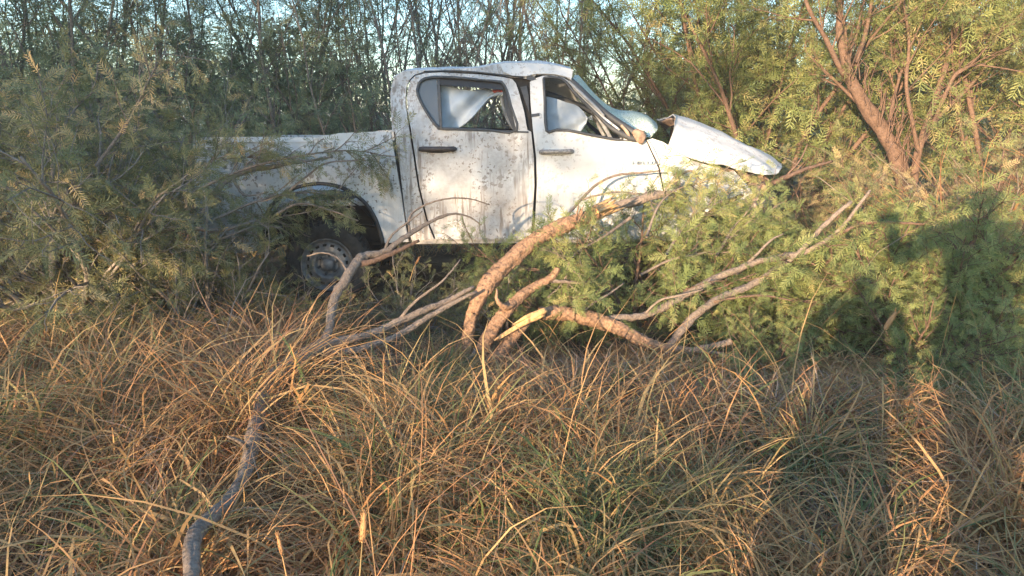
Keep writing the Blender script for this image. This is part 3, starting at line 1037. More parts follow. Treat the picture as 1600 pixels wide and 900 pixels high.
# --- background mesquite tree models: several stems fanning from one foot
def tree_model(name, seed, stems, H, spread, kids, leafs, step, tm, ground_clear=.12, leaf='leaf_bg', lens=(1, 1), bark='bark_bg', r0=.05):
    root = empty(name, (0, 0, 0))
    p = Plant(seed)
    sp = [dict(n=9, wob=.09, up=.045, kids=kids[0], k0=ground_clear, ratio=.36, ang=(18, 50), taper=.22, sides=6),
          dict(n=6, wob=.13, up=.05, kids=kids[1], k0=.15, ratio=.42, ang=(20, 50), taper=.35, tl=0),
          dict(n=4, wob=.16, up=.01, taper=.5, leaf=leafs, step=step, tm=tm, tv=.22, down=.3)]
    for k in range(stems):
        a = 2 * math.pi * (k + p.rg.random() * .7) / stems
        tl = R(p.rg.uniform(*spread))
        d = Vector((math.cos(a) * math.sin(tl), math.sin(a) * math.sin(tl), math.cos(tl)))
        p.grow(Vector((math.cos(a) * .08, math.sin(a) * .08, -.05)), d, H * p.rg.uniform(.8, 1.1), r0 * p.rg.uniform(.7, 1.2), 0, sp)
    p.build(root, M[bark], M[leaf], COARSE)
    return root


def place(model, first, loc, rot, sc, name, label, cat, group=None, leaf=None):
    o = model if first else copy_tree(model)
    o.location = (loc[0], loc[1], gz(loc[0], loc[1]) - .02)
    o.rotation_euler = (0, 0, rot)
    o.scale = (sc, sc, sc)
    tag(o, label, cat, group)
    return o


T1 = tree_model('mesquite_tree', 11, 7, 4.6, (8, 28), (11, 8), .19, .052, .45, r0=.030)
T2 = tree_model('mesquite_tree', 12, 6, 4.9, (6, 30), (11, 7), .19, .055, .42, r0=.036)
T3 = tree_model('mesquite_tree', 13, 8, 4.3, (12, 42), (10, 8), .205, .037, .60, leaf='leaf_green', bark='bark_warm', r0=.032)
T4 = tree_model('mesquite_tree', 14, 9, 4.8, (5, 24), (11, 8), .15, .26, .5, r0=.024)      # thin leafed, wiry
used = {}
GRP = 'mesquite trees in the thicket behind the truck'


def xat(px, Y): return (px - 800) / FPX * Y * 1.0


bgtrees = [
    (T4, 690, 10.2, 0.3, 1.0, 'wiry grey mesquite rising right behind the truck\'s rear window'),
    (T4, 860, 10.8, 2.1, 1.05, 'wiry bare mesquite behind the highest dent of the cab roof'),
    (T1, 560, 10.0, 1.2, 1.0, 'dark mesquite clump behind the gap between truck bed and cab'),
    (T2, 430, 9.8, 2.6, 1.0, 'dark mesquite with brown dead brush at its foot behind the truck bed'),
    (T1, 290, 9.2, 4.0, 1.0, 'dark leafy mesquite behind the tail of the truck bed'),
    (T2, 130, 8.6, 5.1, 1.05, 'black stemmed mesquite above the big shrub, second tree from the left edge'),
    (T1, 0, 8.0, 0.9, 1.1, 'dense dark mesquite cut by the left edge of the photo'),
    (T4, 770, 12.6, 4.4, 1.1, 'thin bare mesquite of the far row above the middle of the cab'),
    (T3, 1040, 10.4, 0.5, .95, 'green mesquite behind the draped windscreen'),
    (T3, 1120, 9.8, 2.0, 1.0, 'yellow green mesquite with shaggy stems behind the bonnet'),
    (T3, 1215, 9.0, 3.6, .95, 'brown shaggy mesquite leaning right just past the tip of the bonnet'),
    (T2, 1330, 10.8, 1.0, 1.05, 'shaded mesquite between the bonnet tip and the forked trunk'),
    (T3, 1580, 8.2, 5.0, 1.1, 'yellow green leafy mesquite cut by the right edge of the photo'),
    (T1, 1480, 10.6, 2.9, 1.05, 'green mesquite behind and right of the forked trunk'),
    (T4, 620, 13.5, 5.4, 1.2, 'pale wiry mesquite far behind the cab\'s rear corner'),
    (T1, 940, 14.5, 3.3, .55, 'small distant mesquite under the bright gap of sky'),
]
for (md, px, Y, rot, sc, lab) in bgtrees:
    place(md, md.name not in used, (xat(px, Y), Y), rot, sc, 'mesquite_tree', lab, 'tree', GRP)
    used[md.name] = 1

# the trees behind the viewpoint whose crowns throw the dappled shade on the left
SHT = tree_model('mesquite_tree', 31, 6, 5.6, (8, 32), (12, 8), .32, .056, .5, ground_clear=.42, r0=.06)
sx, sy = math.sin(SUN_AZ), math.cos(SUN_AZ)
first = True
for (s, t, sc, rot) in ((0.35, 17, 1.0, 0.4), (3.0, 19, 1.05, 1.7), (5.6, 17.5, .98, 3.0), (8.2, 20, 1.1, 4.1), (11.0, 18, 1.05, 5.2), (14, 20, 1.1, 0.1)):
    bx, by = -1.05 + sx * t - .866 * s, 5.75 + sy * t + .5 * s
    place(SHT, first, (bx, by), rot, sc, 'mesquite_tree', 'tall mesquite across the road behind the viewpoint, shading the left of the scene', 'tree', 'mesquite trees behind the viewpoint')
    first = False

# --- far thicket, one mass
rgn = np.random.default_rng(77)
acc = Acc()
P_, D_, S_, T_ = [], [], [], []
for k in range(600):
    Y = 13 + 22 * rgn.random() ** 1.2
    x = rgn.uniform(-1, 1) * (Y * .85 + 2)
    h = rgn.uniform(1.8, 3.3) * (1.0 if Y < 20 else 1.25)
    gx = (x / Y * FPX + 800)
    if 560 < gx < 1000: h *= .50
    if 860 < gx < 985: h *= .62
    lean = rgn.normal(0, .22, 2)
    n = 5
    pts = [np.array((x, Y, 0.0)) + np.array((lean[0] * h * t ** 1.3, lean[1] * h * t, h * t)) + rgn.normal(0, .04, 3) * (t > 0) for t in np.linspace(0, 1, n)]
    acc.tube(pts, np.linspace(.03, .008, n), 3, cap=False)
    m = 50
    tt = rgn.random(m) ** .8 * .95 + .05
    base = np.array([pts[min(int(t * (n - 1)), n - 2)] for t in tt])
    P_.append(np.stack([x + lean[0] * h * tt, Y + lean[1] * h * tt, h * tt], 1) + rgn.normal(0, .28, (m, 3)) * np.array([1, 1, .7]))
    D_.append(rgn.normal(0, 1, (m, 3)) + np.array([0, 0, .2])); S_.append(rgn.uniform(.25, .45, m)); T_.append(rgn.normal(.45 + (.2 if gx > 950 else -.05), .2, m))
V, Q, T = leaves_np(np.vstack(P_), np.vstack(D_), np.concatenate(S_), np.concatenate(T_), [pinna(2, .55, .10, 9)], 3)
acc.add(V, Q, T)
o = acc.build('distant_thicket', M['leaf_bg'], None, False)
tag(o, 'far brush closing off the view between the mesquite stems', None, None, 'stuff')

# --- shrubs: low leafy mesquite, three models
def shrub_model(name, seed, stems, H, tilt, kids, leafs, step, tm, tv, leaf, bark='bark_bg', templ=FINE, up=.0, down=.3, k0=.12):
    root = empty(name, (0, 0, 0))
    p = Plant(seed)
    sp = [dict(n=7, wob=.14, up=up, kids=kids[0], k0=k0, ratio=.5, ang=(20, 60), taper=.25, sides=5),
          dict(n=5, wob=.16, up=.02, kids=kids[1], k0=.1, ratio=.5, ang=(20, 60), taper=.4, leaf=leafs, step=step * 1.6, tm=tm, tv=tv, down=down),
          dict(n=4, wob=.18, up=-.02, taper=.5, leaf=leafs, step=step, tm=tm, tv=tv, down=down)]
    for k in range(stems):
        a = 2 * math.pi * (k + p.rg.random() * .8) / stems
        tl = R(p.rg.uniform(*tilt))
        d = Vector((math.cos(a) * math.sin(tl), math.sin(a) * math.sin(tl), math.cos(tl)))
        p.grow(Vector((math.cos(a) * .05, math.sin(a) * .05, -.03)), d, H * p.rg.uniform(.75, 1.15), .018 * H * p.rg.uniform(.7, 1.2), 0, sp)
    p.build(root, M[bark], M[leaf], templ)
    return root


BIG = shrub_model('mesquite_shrub', 41, 13, 1.75, (8, 52), (9, 6), .13, .045, .58, .26, 'leaf_dull', up=.02)
place(BIG, True, (-2.95, 4.75), .3, 1.0, '', 'large olive mesquite shrub with dry brown leaf tips at the left edge', 'shrub')
BIG2 = copy_tree(BIG)
place(BIG2, True, (-3.35, 5.7), 2.4, 1.12, '', 'taller dark mesquite shrub standing behind the large olive shrub', 'shrub')
G1 = shrub_model('mesquite_shrub', 43, 11, 1.0, (25, 75), (8, 5), .13, .040, .48, .18, 'leaf_green', bark='bark_warm')
G2 = shrub_model('mesquite_shrub', 44, 10, 1.15, (15, 65), (8, 5), .125, .040, .55, .2, 'leaf_green', bark='bark_warm')
Y1 = shrub_model('mesquite_shrub', 45, 10, 1.25, (12, 60), (7, 5), .12, .045, .55, .25, 'leaf_yellow', bark='bark_warm')
D1 = shrub_model('mesquite_shrub', 46, 9, .85, (25, 75), (6, 5), .12, .045, .38, .2, 'leaf_dull')
shr = [
    (G1, 1000, 5.12, .2, .92, 'green mesquite shrub covering the foot of the front wing'),
    (G2, 1120, 5.2, 1.4, .66, 'bright green shrub under the bonnet tip, in front of the crushed nose'),
    (G1, 1250, 5.3, 2.2, .85, 'sunlit green shrub behind the grey fallen branches'),
    (G2, 1360, 5.2, 3.1, .95, 'lush green shrub left of the dark shadow on the brush'),
    (G1, 1470, 4.85, 4.2, 1.05, 'dark green shrub lying in the photographer\'s shadow'),
    (G2, 1610, 4.6, 5.0, .72, 'green shrub cut by the right edge beside the dry reddish grass'),
    (G2, 1500, 4.7, 2.7, .82, 'full green shrub at the middle of the photographer\'s shadow'),
    (G1, 1395, 4.75, .5, .72, 'bright green shrub at the left rim of the photographer\'s shadow'),
    (Y1, 1330, 6.6, .6, .95, 'yellowing shrub at the foot of the forked trunk'),
    (Y1, 1470, 6.7, 2.0, 1.15, 'yellow green shrub behind the photographer\'s shadow'),
    (Y1, 1200, 7.9, 3.9, .8, 'small yellowing shrub beyond the bonnet'),
    (D1, 520, 4.95, 3.7, .42, 'small dark sprig shrub in front of the wheel rim'),
    (G1, 880, 5.1, 5.6, .78, 'low leafy green shrub below the front door'),
    (D1, 640, 5.15, .4, .62, 'low dark shrub under the truck\'s sill between the gray limb and wheel'),
    (D1, 400, 5.0, 1.9, .7, 'sparse dark shrub hiding the rear wheel arch'),
    (D1, 290, 5.0, 3.3, 1.15, 'dull green shrub in front of the truck\'s tail'),
    (D1, 210, 4.4, 4.6, .75, 'low shaded shrub at the skirt of the large olive shrub'),
    (G2, 1455, 4.15, .9, .62, 'low green shrub among the shaded grass at lower right'),
    (D1, 790, 4.95, 2.6, .55, 'low dull shrub behind the broken stump'),
    (G1, 1210, 4.2, 1.1, .38, 'low shaded green shrub right of the forked fallen branch'),
]
seen = set()
for (md, px, Y, rot, sc, lab) in shr:
    place(md, md.name not in seen, (xat(px, Y), Y), rot, sc, '', lab, 'shrub', 'mesquite shrubs around the truck')
    seen.add(md.name)

for k, (s_, t_, sc_) in enumerate(((4.6, 1.9, 1.1), (3.5, 1.8, 1.15), (2.5, 2.0, 1.05), (1.5, 1.9, 1.1))):  # unseen shrubs added behind the viewpoint to darken the near grass
    o = copy_tree(D1)
    bx, by = sx * t_ - .866 * s_ + .3, sy * t_ + .5 * s_ * .35 - .3
    o.location = (bx, by, gz(bx, by) - .02)
    o.rotation_euler = (0, 0, k * 1.3)
    o.scale = (sc_,) * 3
    tag(o, 'low unseen shrub added behind the viewpoint to shade the nearest grass', 'shrub', 'shrubs added behind the viewpoint for their shade')

# --- forked trunk on the right
ft = empty('mesquite_tree', tuple(at(1415, 300, 7.6)[:2]) + (0,), 'forked mesquite with a thick bent brown trunk right of the bonnet', 'tree')
pl = Plant(91)
branch_sp = [dict(n=7, wob=.10, up=.04, kids=7, k0=.2, ratio=.42, ang=(20, 50), taper=.3, sides=5, tl=-1),
             dict(n=5, wob=.14, up=.03, kids=6, k0=.15, ratio=.45, ang=(20, 50), taper=.4, tl=-1),
             dict(n=4, wob=.16, up=.0, taper=.5, leaf=.115, step=.034, tm=.6, tv=.2, tl=-1)]


def wl(l, Y0=None):
    return [at(*p) if len(p) == 3 else at(p[0], p[1], Y0) for p in l]


limbs = [
    ([(1418, 385, 7.6), (1416, 300, 7.6), (1402, 250, 7.6), (1380, 205, 7.58), (1352, 165, 7.55), (1330, 125, 7.5), (1318, 80, 7.5), (1312, 30, 7.5), (1318, -60, 7.5)], [.12, .11, .10, .09, .085, .07, .055, .045, .035]),
    ([(1330, 125, 7.5), (1312, 105, 7.4), (1290, 60, 7.3), (1262, 10, 7.2), (1240, -60, 7.2)], [.045, .036, .028, .02, .012]),
    ([(1336, 100, 7.5), (1350, 60, 7.6), (1362, 0, 7.7), (1368, -80, 7.7)], [.035, .03, .022, .014]),
    ([(1422, 330, 7.6), (1432, 250, 7.65), (1446, 200, 7.7), (1462, 150, 7.75), (1482, 90, 7.8), (1500, 20, 7.9), (1520, -60, 8)], [.055, .05, .042, .036, .03, .024, .015]),
    ([(1436, 240, 7.65), (1425, 190, 7.6), (1416, 130, 7.6), (1420, 60, 7.6), (1405, -40, 7.6)], [.03, .026, .022, .018, .012]),
    ([(1440, 150 + 75, 7.7), (1470, 180, 7.8), (1510, 140, 7.9), (1550, 90, 8.0), (1580, 20, 8.1)], [.032, .028, .024, .018, .012]),
    ([(1455, 200, 7.7), (1480, 140, 7.6), (1500, 110, 7.55), (1540, 100, 7.5)], [.03, .025, .02, .012]),
]
for l, r_ in limbs:
    P = spline(wl(l), 5)
    rad = .8 * np.interp(np.linspace(0, 1, len(P)), np.linspace(0, 1, len(r_)), r_)
    pl.trunk.tube(P, rad, 9, lump=.22)
    for k in range(6):
        i = int(len(P) * (.35 + .62 * (k + pl.rg.random()) / 6)); i = min(i, len(P) - 2)
        tg = Vector(P[i + 1] - P[i]).normalized()
        ax = tg.cross(Vector((pl.rg.gauss(0, 1), pl.rg.gauss(0, 1), pl.rg.gauss(0, 1)))).normalized()
        pl.grow(Vector(P[i]), Matrix.Rotation(R(pl.rg.uniform(25, 60)), 3, ax) @ tg, pl.rg.uniform(.7, 1.5), max(.008, rad[i] * .35), 0, branch_sp)
for k in range(40):      # torn bark strips along the bent trunk
    P = spline(wl(limbs[0][0]), 5)
    i = pl.rg.randrange(4, 26)
    c = Vector(P[i]) + Vector((pl.rg.uniform(-.10, .12), -.10, 0))
    pl.trunk.tube([c, c + Vector((pl.rg.uniform(-.05, .05), -.02, pl.rg.uniform(.08, .2))), c + Vector((pl.rg.uniform(-.1, .1), -.04, pl.rg.uniform(.2, .4)))], [.010, .008, .003], 3)
pl.build(ft, M['bark_warm'], M['leaf_green'], COARSE)

# --- broken stump with its limbs, and the fallen limbs
def authored(name, label, cat, base, pieces, extra=None):
    """pieces: (part name, pixel polyline with depth, radii in px, material, sides)"""
    root = empty(name, tuple(base), label, cat)
    for (pn, l, r_, mt, sides) in pieces:
        P = spline(wl(l), 14 if sides >= 10 else 6)
        D = np.linalg.norm(P - np.array((0, 0, CAMZ)), axis=1)
        rad = np.interp(np.linspace(0, 1, len(P)), np.linspace(0, 1, len(r_)), r_) * P[:, 1] / FPX
        rg_ = np.random.default_rng(len(P) + sides)
        P = P + rg_.normal(0, .10 if sides < 10 else .03, P.shape) * rad[:, None]
        a = Acc()
        a.tube(P, rad, sides * 2 if sides >= 10 else sides, lump=.20 if sides > 6 else .08)
        a.build(pn, M[mt], root)
    return root


st = authored('broken_tree_stump', 'broken reddish mesquite stump with split limbs in front of the truck door', 'tree stump', at(728, 590, 4.2), [
    ('limb', [(722, 600, 4.2), (728, 568, 4.2), (731, 535, 4.22), (736, 498, 4.26), (748, 464, 4.3), (768, 437, 4.36), (800, 405, 4.45), (838, 374, 4.55), (880, 353, 4.62), (915, 339, 4.68), (936, 330, 4.72)], [11.2, 10.3, 9.5, 10.3, 12.0, 12.9, 12.9, 12.5, 11.6, 11.2, 10.3], 'bark_red', 12),
    ('limb', [(730, 598, 4.18), (748, 560, 4.18), (766, 520, 4.2), (788, 488, 4.25), (808, 468, 4.3), (832, 450, 4.36), (858, 436, 4.4), (872, 420, 4.43)], [12.9, 11.2, 11.2, 11.2, 8.6, 6.9, 6.0, 4.3], 'bark_red', 10),
    ('limb', [(735, 592, 4.14), (758, 572, 4.12), (785, 548, 4.14), (806, 522, 4.18), (826, 500, 4.24), (848, 489, 4.28)], [9.5, 10.3, 11.2, 9.5, 6.9, 6.0], 'bark_red', 10),
    ('side_branch', [(808, 468, 4.3), (792, 480, 4.2), (777, 470, 4.18), (776, 452, 4.2)], [6.0, 5.2, 3.4, 1.7], 'bark_red', 7),
    ('side_branch', [(862, 440, 4.4), (880, 440, 4.42), (905, 442, 4.46), (930, 440, 4.5)], [3.4, 3.0, 2.6, 1.7], 'bark_grey', 6),
    ('side_branch', [(712, 570, 4.15), (724, 566, 4.1), (738, 556, 4.1), (742, 545, 4.12)], [2.6, 3.4, 3.4, 2.6], 'bark_grey', 6),
])
# torn yellow wood at the ends


def splinters(root, c, d, n, ln, r_, spread, mat, seed, name='split_wood'):
    rg_ = random.Random(seed)
    a = Acc()
    for k in range(n):
        o_ = Vector((rg_.gauss(0, spread), rg_.gauss(0, spread), rg_.gauss(0, spread)))
        q = d + Vector((rg_.gauss(0, .15), rg_.gauss(0, .15), rg_.gauss(0, .15)))
        L = ln * rg_.uniform(.4, 1.2)
        a.tube([c + o_ - d * .04, c + o_ + q * L * .6, c + o_ + q * L], [r_, r_ * .7, r_ * .2], 4)
    a.build(name, M[mat], root, False)


e = at(934, 331, 4.715); d = (at(948, 324, 4.75) - at(915, 339, 4.68)).normalized()
splinters(st, e - d * .01, d, 24, .13, .014, .022, 'splinter', 3)
splinters(st, at(905, 338, 4.6), (at(907, 318, 4.62) - at(899, 340, 4.6)).normalized(), 5, .07, .007, .01, 'bark_red', 4, 'bark_strip')
a = Acc()
for (l, r_) in (([(772, 532, 4.10), (800, 514, 4.12), (830, 497, 4.16), (853, 485, 4.2)], [1.5, 4, 7, 6]), ([(800, 508, 4.11), (825, 494, 4.15), (852, 484, 4.2)], [1, 4, 5]), ([(780, 530, 4.09), (815, 508, 4.12), (850, 492, 4.18)], [1, 3, 4])):
    P = spline(wl(l), 5)
    a.tube(P, np.interp(np.linspace(0, 1, len(P)), np.linspace(0, 1, len(r_)), r_) * 4.15 / FPX, 5, lump=.3)
a.build('split_wood', M['splinter'], st, False)

authored('fallen_limb', 'brown fallen limb lying right of the split stump, forking into grey branches', 'branch', at(1000, 540, 4.3), [
    ('limb', [(846, 489, 4.26), (870, 489, 4.3), (905, 494, 4.3), (945, 504, 4.28), (980, 520, 4.24), (1010, 535, 4.22), (1045, 545, 4.22), (1085, 549, 4.22), (1115, 556, 4.2), (1142, 572, 4.15)], [11, 12, 12.5, 11, 10, 9, 8, 5.5, 4, 2.5], 'bark_red', 11),
    ('branch', [(935, 500, 4.28), (965, 497, 4.32), (1005, 493, 4.38), (1045, 475, 4.45), (1090, 450, 4.52), (1130, 430, 4.58), (1180, 410, 4.65), (1230, 400, 4.66), (1265, 392, 4.66), (1310, 360, 4.68), (1360, 297, 4.72)], [6, 6, 6, 6, 6.5, 6, 5.5, 5, 5, 3.5, 2], 'bark_grey', 8),
    ('branch', [(1045, 542, 4.22), (1062, 520, 4.28), (1082, 497, 4.34), (1110, 475, 4.42), (1150, 455, 4.5), (1185, 440, 4.56), (1215, 418, 4.64), (1240, 402, 4.64), (1290, 350, 4.68), (1330, 315, 4.72)], [6, 7, 7, 6.5, 6, 5.5, 5, 4, 4, 3], 'bark_grey', 8),
    ('branch', [(1075, 549, 4.22), (1100, 543, 4.18), (1125, 538, 4.14), (1143, 534, 4.12)], [5, 5, 5.5, 6], 'bark_grey', 8),
    ('branch', [(1085, 549, 4.2), (1120, 551, 4.14), (1160, 566, 4.08), (1188, 585, 4.04), (1196, 610, 4.02)], [3, 3, 2.5, 2.2, 1.5], 'bark_grey', 6),
    ('twig', [(1150, 428, 4.62), (1180, 400, 4.66), (1205, 375, 4.7), (1225, 365, 4.74)], [3, 2.5, 2, 1], 'bark_grey', 5),
    ('twig', [(1262, 393, 4.76), (1300, 372, 4.66), (1345, 350, 4.66), (1400, 348, 4.66), (1470, 352, 4.68)], [4, 3.5, 3, 2.5, 1.5], 'bark_warm', 5),
    ('twig', [(1005, 493, 4.38), (1030, 470, 4.36), (1060, 462, 4.34), (1100, 452, 4.36)], [2.5, 2, 2, 1], 'bark_grey', 5),
    ('twig', [(905, 494, 4.3), (925, 475, 4.34), (950, 460, 4.4), (975, 442, 4.46)], [3, 2.5, 2, 1], 'bark_grey', 5),
    ('twig', [(1100, 475, 4.42), (1150, 465, 4.4), (1195, 462, 4.4), (1240, 470, 4.4)], [2.5, 2, 2, 1], 'bark_warm', 5),
])
authored('dead_limb', 'long grey dead limb running from the lower left grass up toward the rear wheel', 'branch', at(400, 660, 2.9), [
    ('limb', [(294, 970, 1.66), (299, 900, 1.82), (300, 848, 1.96), (310, 826, 2.04), (340, 800, 2.16), (362, 778, 2.26), (378, 750, 2.37), (391, 710, 2.55), (399, 668, 2.80), (412, 620, 3.14), (438, 580, 3.42), (475, 556, 3.60), (508, 541, 3.74)], [12, 13, 14, 14, 13, 12, 11, 12, 13, 13, 13, 13, 11], 'bark_grey', 10),
    ('limb', [(506, 545, 3.73), (514, 515, 3.84), (517, 490, 3.94), (526, 458, 4.05), (545, 428, 4.15), (558, 408, 4.24), (572, 399, 4.3), (600, 394, 4.36), (636, 368, 4.45), (668, 349, 4.55), (700, 335, 4.62)], [9, 7.5, 7, 7.5, 8, 8, 6.5, 5, 4, 3, 2], 'bark_grey', 9),
    ('branch', [(558, 412, 4.24), (580, 409, 4.24), (606, 399, 4.26), (632, 387, 4.3), (655, 376, 4.34)], [5, 4.5, 4, 3.5, 2.5], 'bark_warm', 7),
    ('branch', [(508, 541, 3.74), (540, 531, 3.8), (580, 522, 3.88), (622, 502, 3.98), (662, 484, 4.08), (700, 470, 4.18), (740, 448, 4.3)], [8, 7, 6.5, 6.5, 6, 5, 3], 'bark_grey', 8),
    ('branch', [(502, 551, 3.7), (545, 549, 3.74), (590, 537, 3.82), (625, 522, 3.92), (660, 500, 4.0), (700, 478, 4.1), (745, 455, 4.2)], [7, 6, 5.5, 5.5, 5, 4, 2.5], 'bark_grey', 8),
    ('twig', [(668, 349, 4.55), (690, 338, 4.6), (712, 334, 4.64), (735, 340, 4.68), (752, 352, 4.7)], [2.5, 2, 1.6, 1.4, 1], 'bark_grey', 5),
    ('twig', [(640, 365, 4.46), (640, 340, 4.5), (655, 325, 4.55), (690, 312, 4.6), (730, 310, 4.65), (765, 320, 4.7)], [2.5, 2, 1.6, 1.4, 1.2, 1], 'bark_grey', 5),
    ('twig', [(600, 394, 4.36), (612, 368, 4.4), (640, 345, 4.45), (660, 330, 4.5)], [2.5, 2, 1.4, 1], 'bark_grey', 5),
    ('twig', [(622, 502, 3.98), (650, 470, 4.02), (690, 440, 4.1), (720, 405, 4.2)], [3, 2.5, 2, 1], 'bark_grey', 5),
    ('twig', [(545, 430, 4.15), (530, 405, 4.2), (505, 395, 4.25), (480, 400, 4.3)], [2.5, 2, 1.5, 1], 'bark_grey', 5),
    ('twig', [(391, 705, 2.56), (375, 690, 2.5), (355, 682, 2.46)], [5, 4, 2], 'bark_grey', 5),
    ('twig', [(399, 668, 2.80), (420, 690, 2.7), (408, 715, 2.58)], [5, 4, 3], 'bark_warm', 5),
])
authored('fallen_branch', 'thin dark curved branch leaning across the front door and wing', 'branch', at(870, 370, 5.0), [
    ('branch', [(868, 362, 4.9), (888, 335, 5.2), (905, 315, 5.35), (930, 290, 5.5), (960, 275, 5.55), (1000, 270, 5.55), (1030, 267, 5.55)], [2.5, 2.5, 2.3, 2.2, 2, 1.8, 1.2], 'bark_grey', 6),
    ('branch', [(952, 324, 5.2), (985, 316, 5.25), (1022, 305, 5.3), (1050, 301, 5.35)], [6, 7.5, 7, 4], 'bark_grey', 8),
    ('twig', [(1055, 290, 5.4), (1062, 275, 5.4), (1078, 267, 5.42), (1090, 276, 5.42), (1084, 290, 5.4)], [2, 2, 2, 1.8, 1.2], 'bark_grey', 5),
    ('twig', [(910, 312, 5.35), (935, 305, 5.3), (965, 300, 5.32), (1000, 303, 5.34)], [1.8, 1.6, 1.3, 1], 'bark_grey', 5),
])
authored('dry_branch', 'pale dry branch slanting up through the right brush', 'branch', at(1100, 345, 5.6), [
    ('branch', [(1090, 345, 5.6), (1130, 318, 5.7), (1180, 298, 5.8), (1230, 276, 5.9), (1265, 262, 6.0), (1300, 252, 6.1)], [2, 3, 3.5, 4, 3, 2], 'bark_warm', 6),
    ('twig', [(1228, 276, 5.9), (1250, 250, 5.95), (1262, 225, 6.0)], [2, 1.6, 1], 'bark_warm', 5),
])
authored('bare_branch', 'dark bare branch angled over the truck bed side', 'branch', at(300, 345, 5.1), [
    ('branch', [(215, 385, 4.95), (270, 362, 5.05), (320, 330, 5.15), (345, 290, 5.25), (385, 268, 5.35), (440, 258, 5.45), (520, 245, 5.5)], [5, 5, 5, 5, 4, 3, 1.5], 'bark_bg', 7),
    ('branch', [(215, 372, 4.95), (280, 355, 5.0), (340, 360, 5.05), (400, 345, 5.1)], [5, 4, 3.5, 2], 'bark_grey', 7),
    ('twig', [(360, 270, 5.3), (370, 290, 5.3), (385, 305, 5.3), (420, 300, 5.35)], [3, 2.5, 2, 1], 'bark_bg', 5),
    ('twig', [(430, 335, 5.2), (470, 318, 5.25), (520, 330, 5.3), (560, 345, 5.3)], [2.5, 2, 1.5, 1], 'bark_grey', 5),
    ('twig', [(450, 300, 5.3), (480, 275, 5.3), (510, 255, 5.3), (560, 250, 5.4)], [2, 1.8, 1.5, 1], 'bark_grey', 5),
])


def leafy_branch(label, l, Y0, seed, leaf, kids, L, dens, name='leafy_branch', tm=.45):
    pts = [Vector(p) for p in spline(wl(l), 4)]
    root = empty(name, tuple(pts[0]), label, 'branch')
    p = Plant(seed)
    p.trunk.tube(pts, np.linspace(.012, .003, len(pts)), 5)
    sp = [dict(n=5, wob=.15, up=.0, kids=3, k0=.2, ratio=.5, ang=(20, 50), taper=.4, leaf=.125, step=dens, tm=tm, tv=.2, tl=-1), dict(n=4, wob=.16, up=-.02, taper=.5, leaf=.12, step=dens, tm=tm, tv=.2, tl=-1)]
    for k in range(kids):
        i = min(len(pts) - 2, int(len(pts) * (.15 + .85 * (k + p.rg.random()) / kids)))
        tg = (pts[i + 1] - pts[i]).normalized()
        ax = tg.cross(Vector((p.rg.gauss(0, 1), p.rg.gauss(0, 1), p.rg.gauss(0, 1)))).normalized()
        p.grow(pts[i], Matrix.Rotation(R(p.rg.uniform(25, 60)), 3, ax) @ tg, L * p.rg.uniform(.6, 1.2), .005, 0, sp)
    p.leafy(pts, dens, .12, tm, .2)
    p.build(root, M['bark_grey'], M[leaf], FINE, trunkname='stem')


leafy_branch('feathery dull green branch hanging over the truck bed', [(300, 300, 5.0), (380, 265, 5.2), (460, 245, 5.35), (540, 235, 5.5), (590, 240, 5.55)], 0, 61, 'leaf_dull', 14, .32, .035)
leafy_branch('pale dull spray crowding the tail corner of the truck bed', [(255, 330, 4.9), (300, 280, 5.1), (345, 250, 5.25), (400, 245, 5.35)], 0, 70, 'leaf_dull', 14, .32, .035)
leafy_branch('feathery dark branch lying over the rear wheel arch', [(330, 345, 5.0), (400, 315, 5.2), (470, 300, 5.4), (540, 310, 5.5)], 0, 62, 'leaf_dull', 14, .32, .04)
leafy_branch('dull green branch spreading in front of the tyre', [(300, 390, 4.9), (380, 360, 5.05), (420, 345, 5.2), (450, 335, 5.3)], 0, 63, 'leaf_dull', 12, .3, .045)
leafy_branch('light green leafy spray hanging behind the broken limb', [(985, 340, 4.9), (940, 372, 4.7), (900, 395, 4.6), (885, 425, 4.5), (890, 450, 4.45)], 0, 64, 'leaf_green', 12, .24, .028, tm=.62)
leafy_branch('green leafy spray standing in front of the crushed wing', [(1010, 370, 5.0), (1030, 320, 5.2), (1060, 295, 5.35), (1100, 285, 5.4)], 0, 65, 'leaf_green', 14, .28, .03, tm=.62)
leafy_branch('bright green spray in front of the bonnet tip', [(1120, 400, 4.9), (1150, 350, 5.1), (1170, 350, 5.15), (1190, 348, 5.2)], 0, 67, 'leaf_green', 14, .28, .03, tm=.62)
leafy_branch('green spray hiding the hollow behind the front wing', [(1040, 400, 4.9), (1065, 360, 5.1), (1095, 330, 5.25), (1140, 310, 5.35)], 0, 68, 'leaf_green', 16, .3, .028, tm=.6)
leafy_branch('pale green spray lying behind the grey forked branches', [(1000, 430, 4.85), (1050, 405, 4.95), (1100, 395, 5.0), (1150, 385, 5.05)], 0, 69, 'leaf_green', 14, .28, .032, tm=.6)
leafy_branch('brown tipped leafy twig sticking up from the large left shrub', [(150, 260, 4.6), (200, 190, 4.7), (235, 120, 4.8), (262, 75, 4.9)], 0, 66, 'leaf_dull', 9, .3, .05, tm=.75)

# ------------------------------------------------------------------ grass
GR = np.random.default_rng(2024)


def nz2(x, y, s, k):
    return np.array([noise.noise(Vector((a * s, b * s, k))) for a, b in zip(x, y)])


LIMB = [(285, 970, 1.66), (300, 860, 1.96), (340, 812, 2.16), (378, 765, 2.37), (399, 690, 2.80), (412, 640, 3.14), (438, 600, 3.42), (508, 556, 3.74), (520, 550, 3.9)]


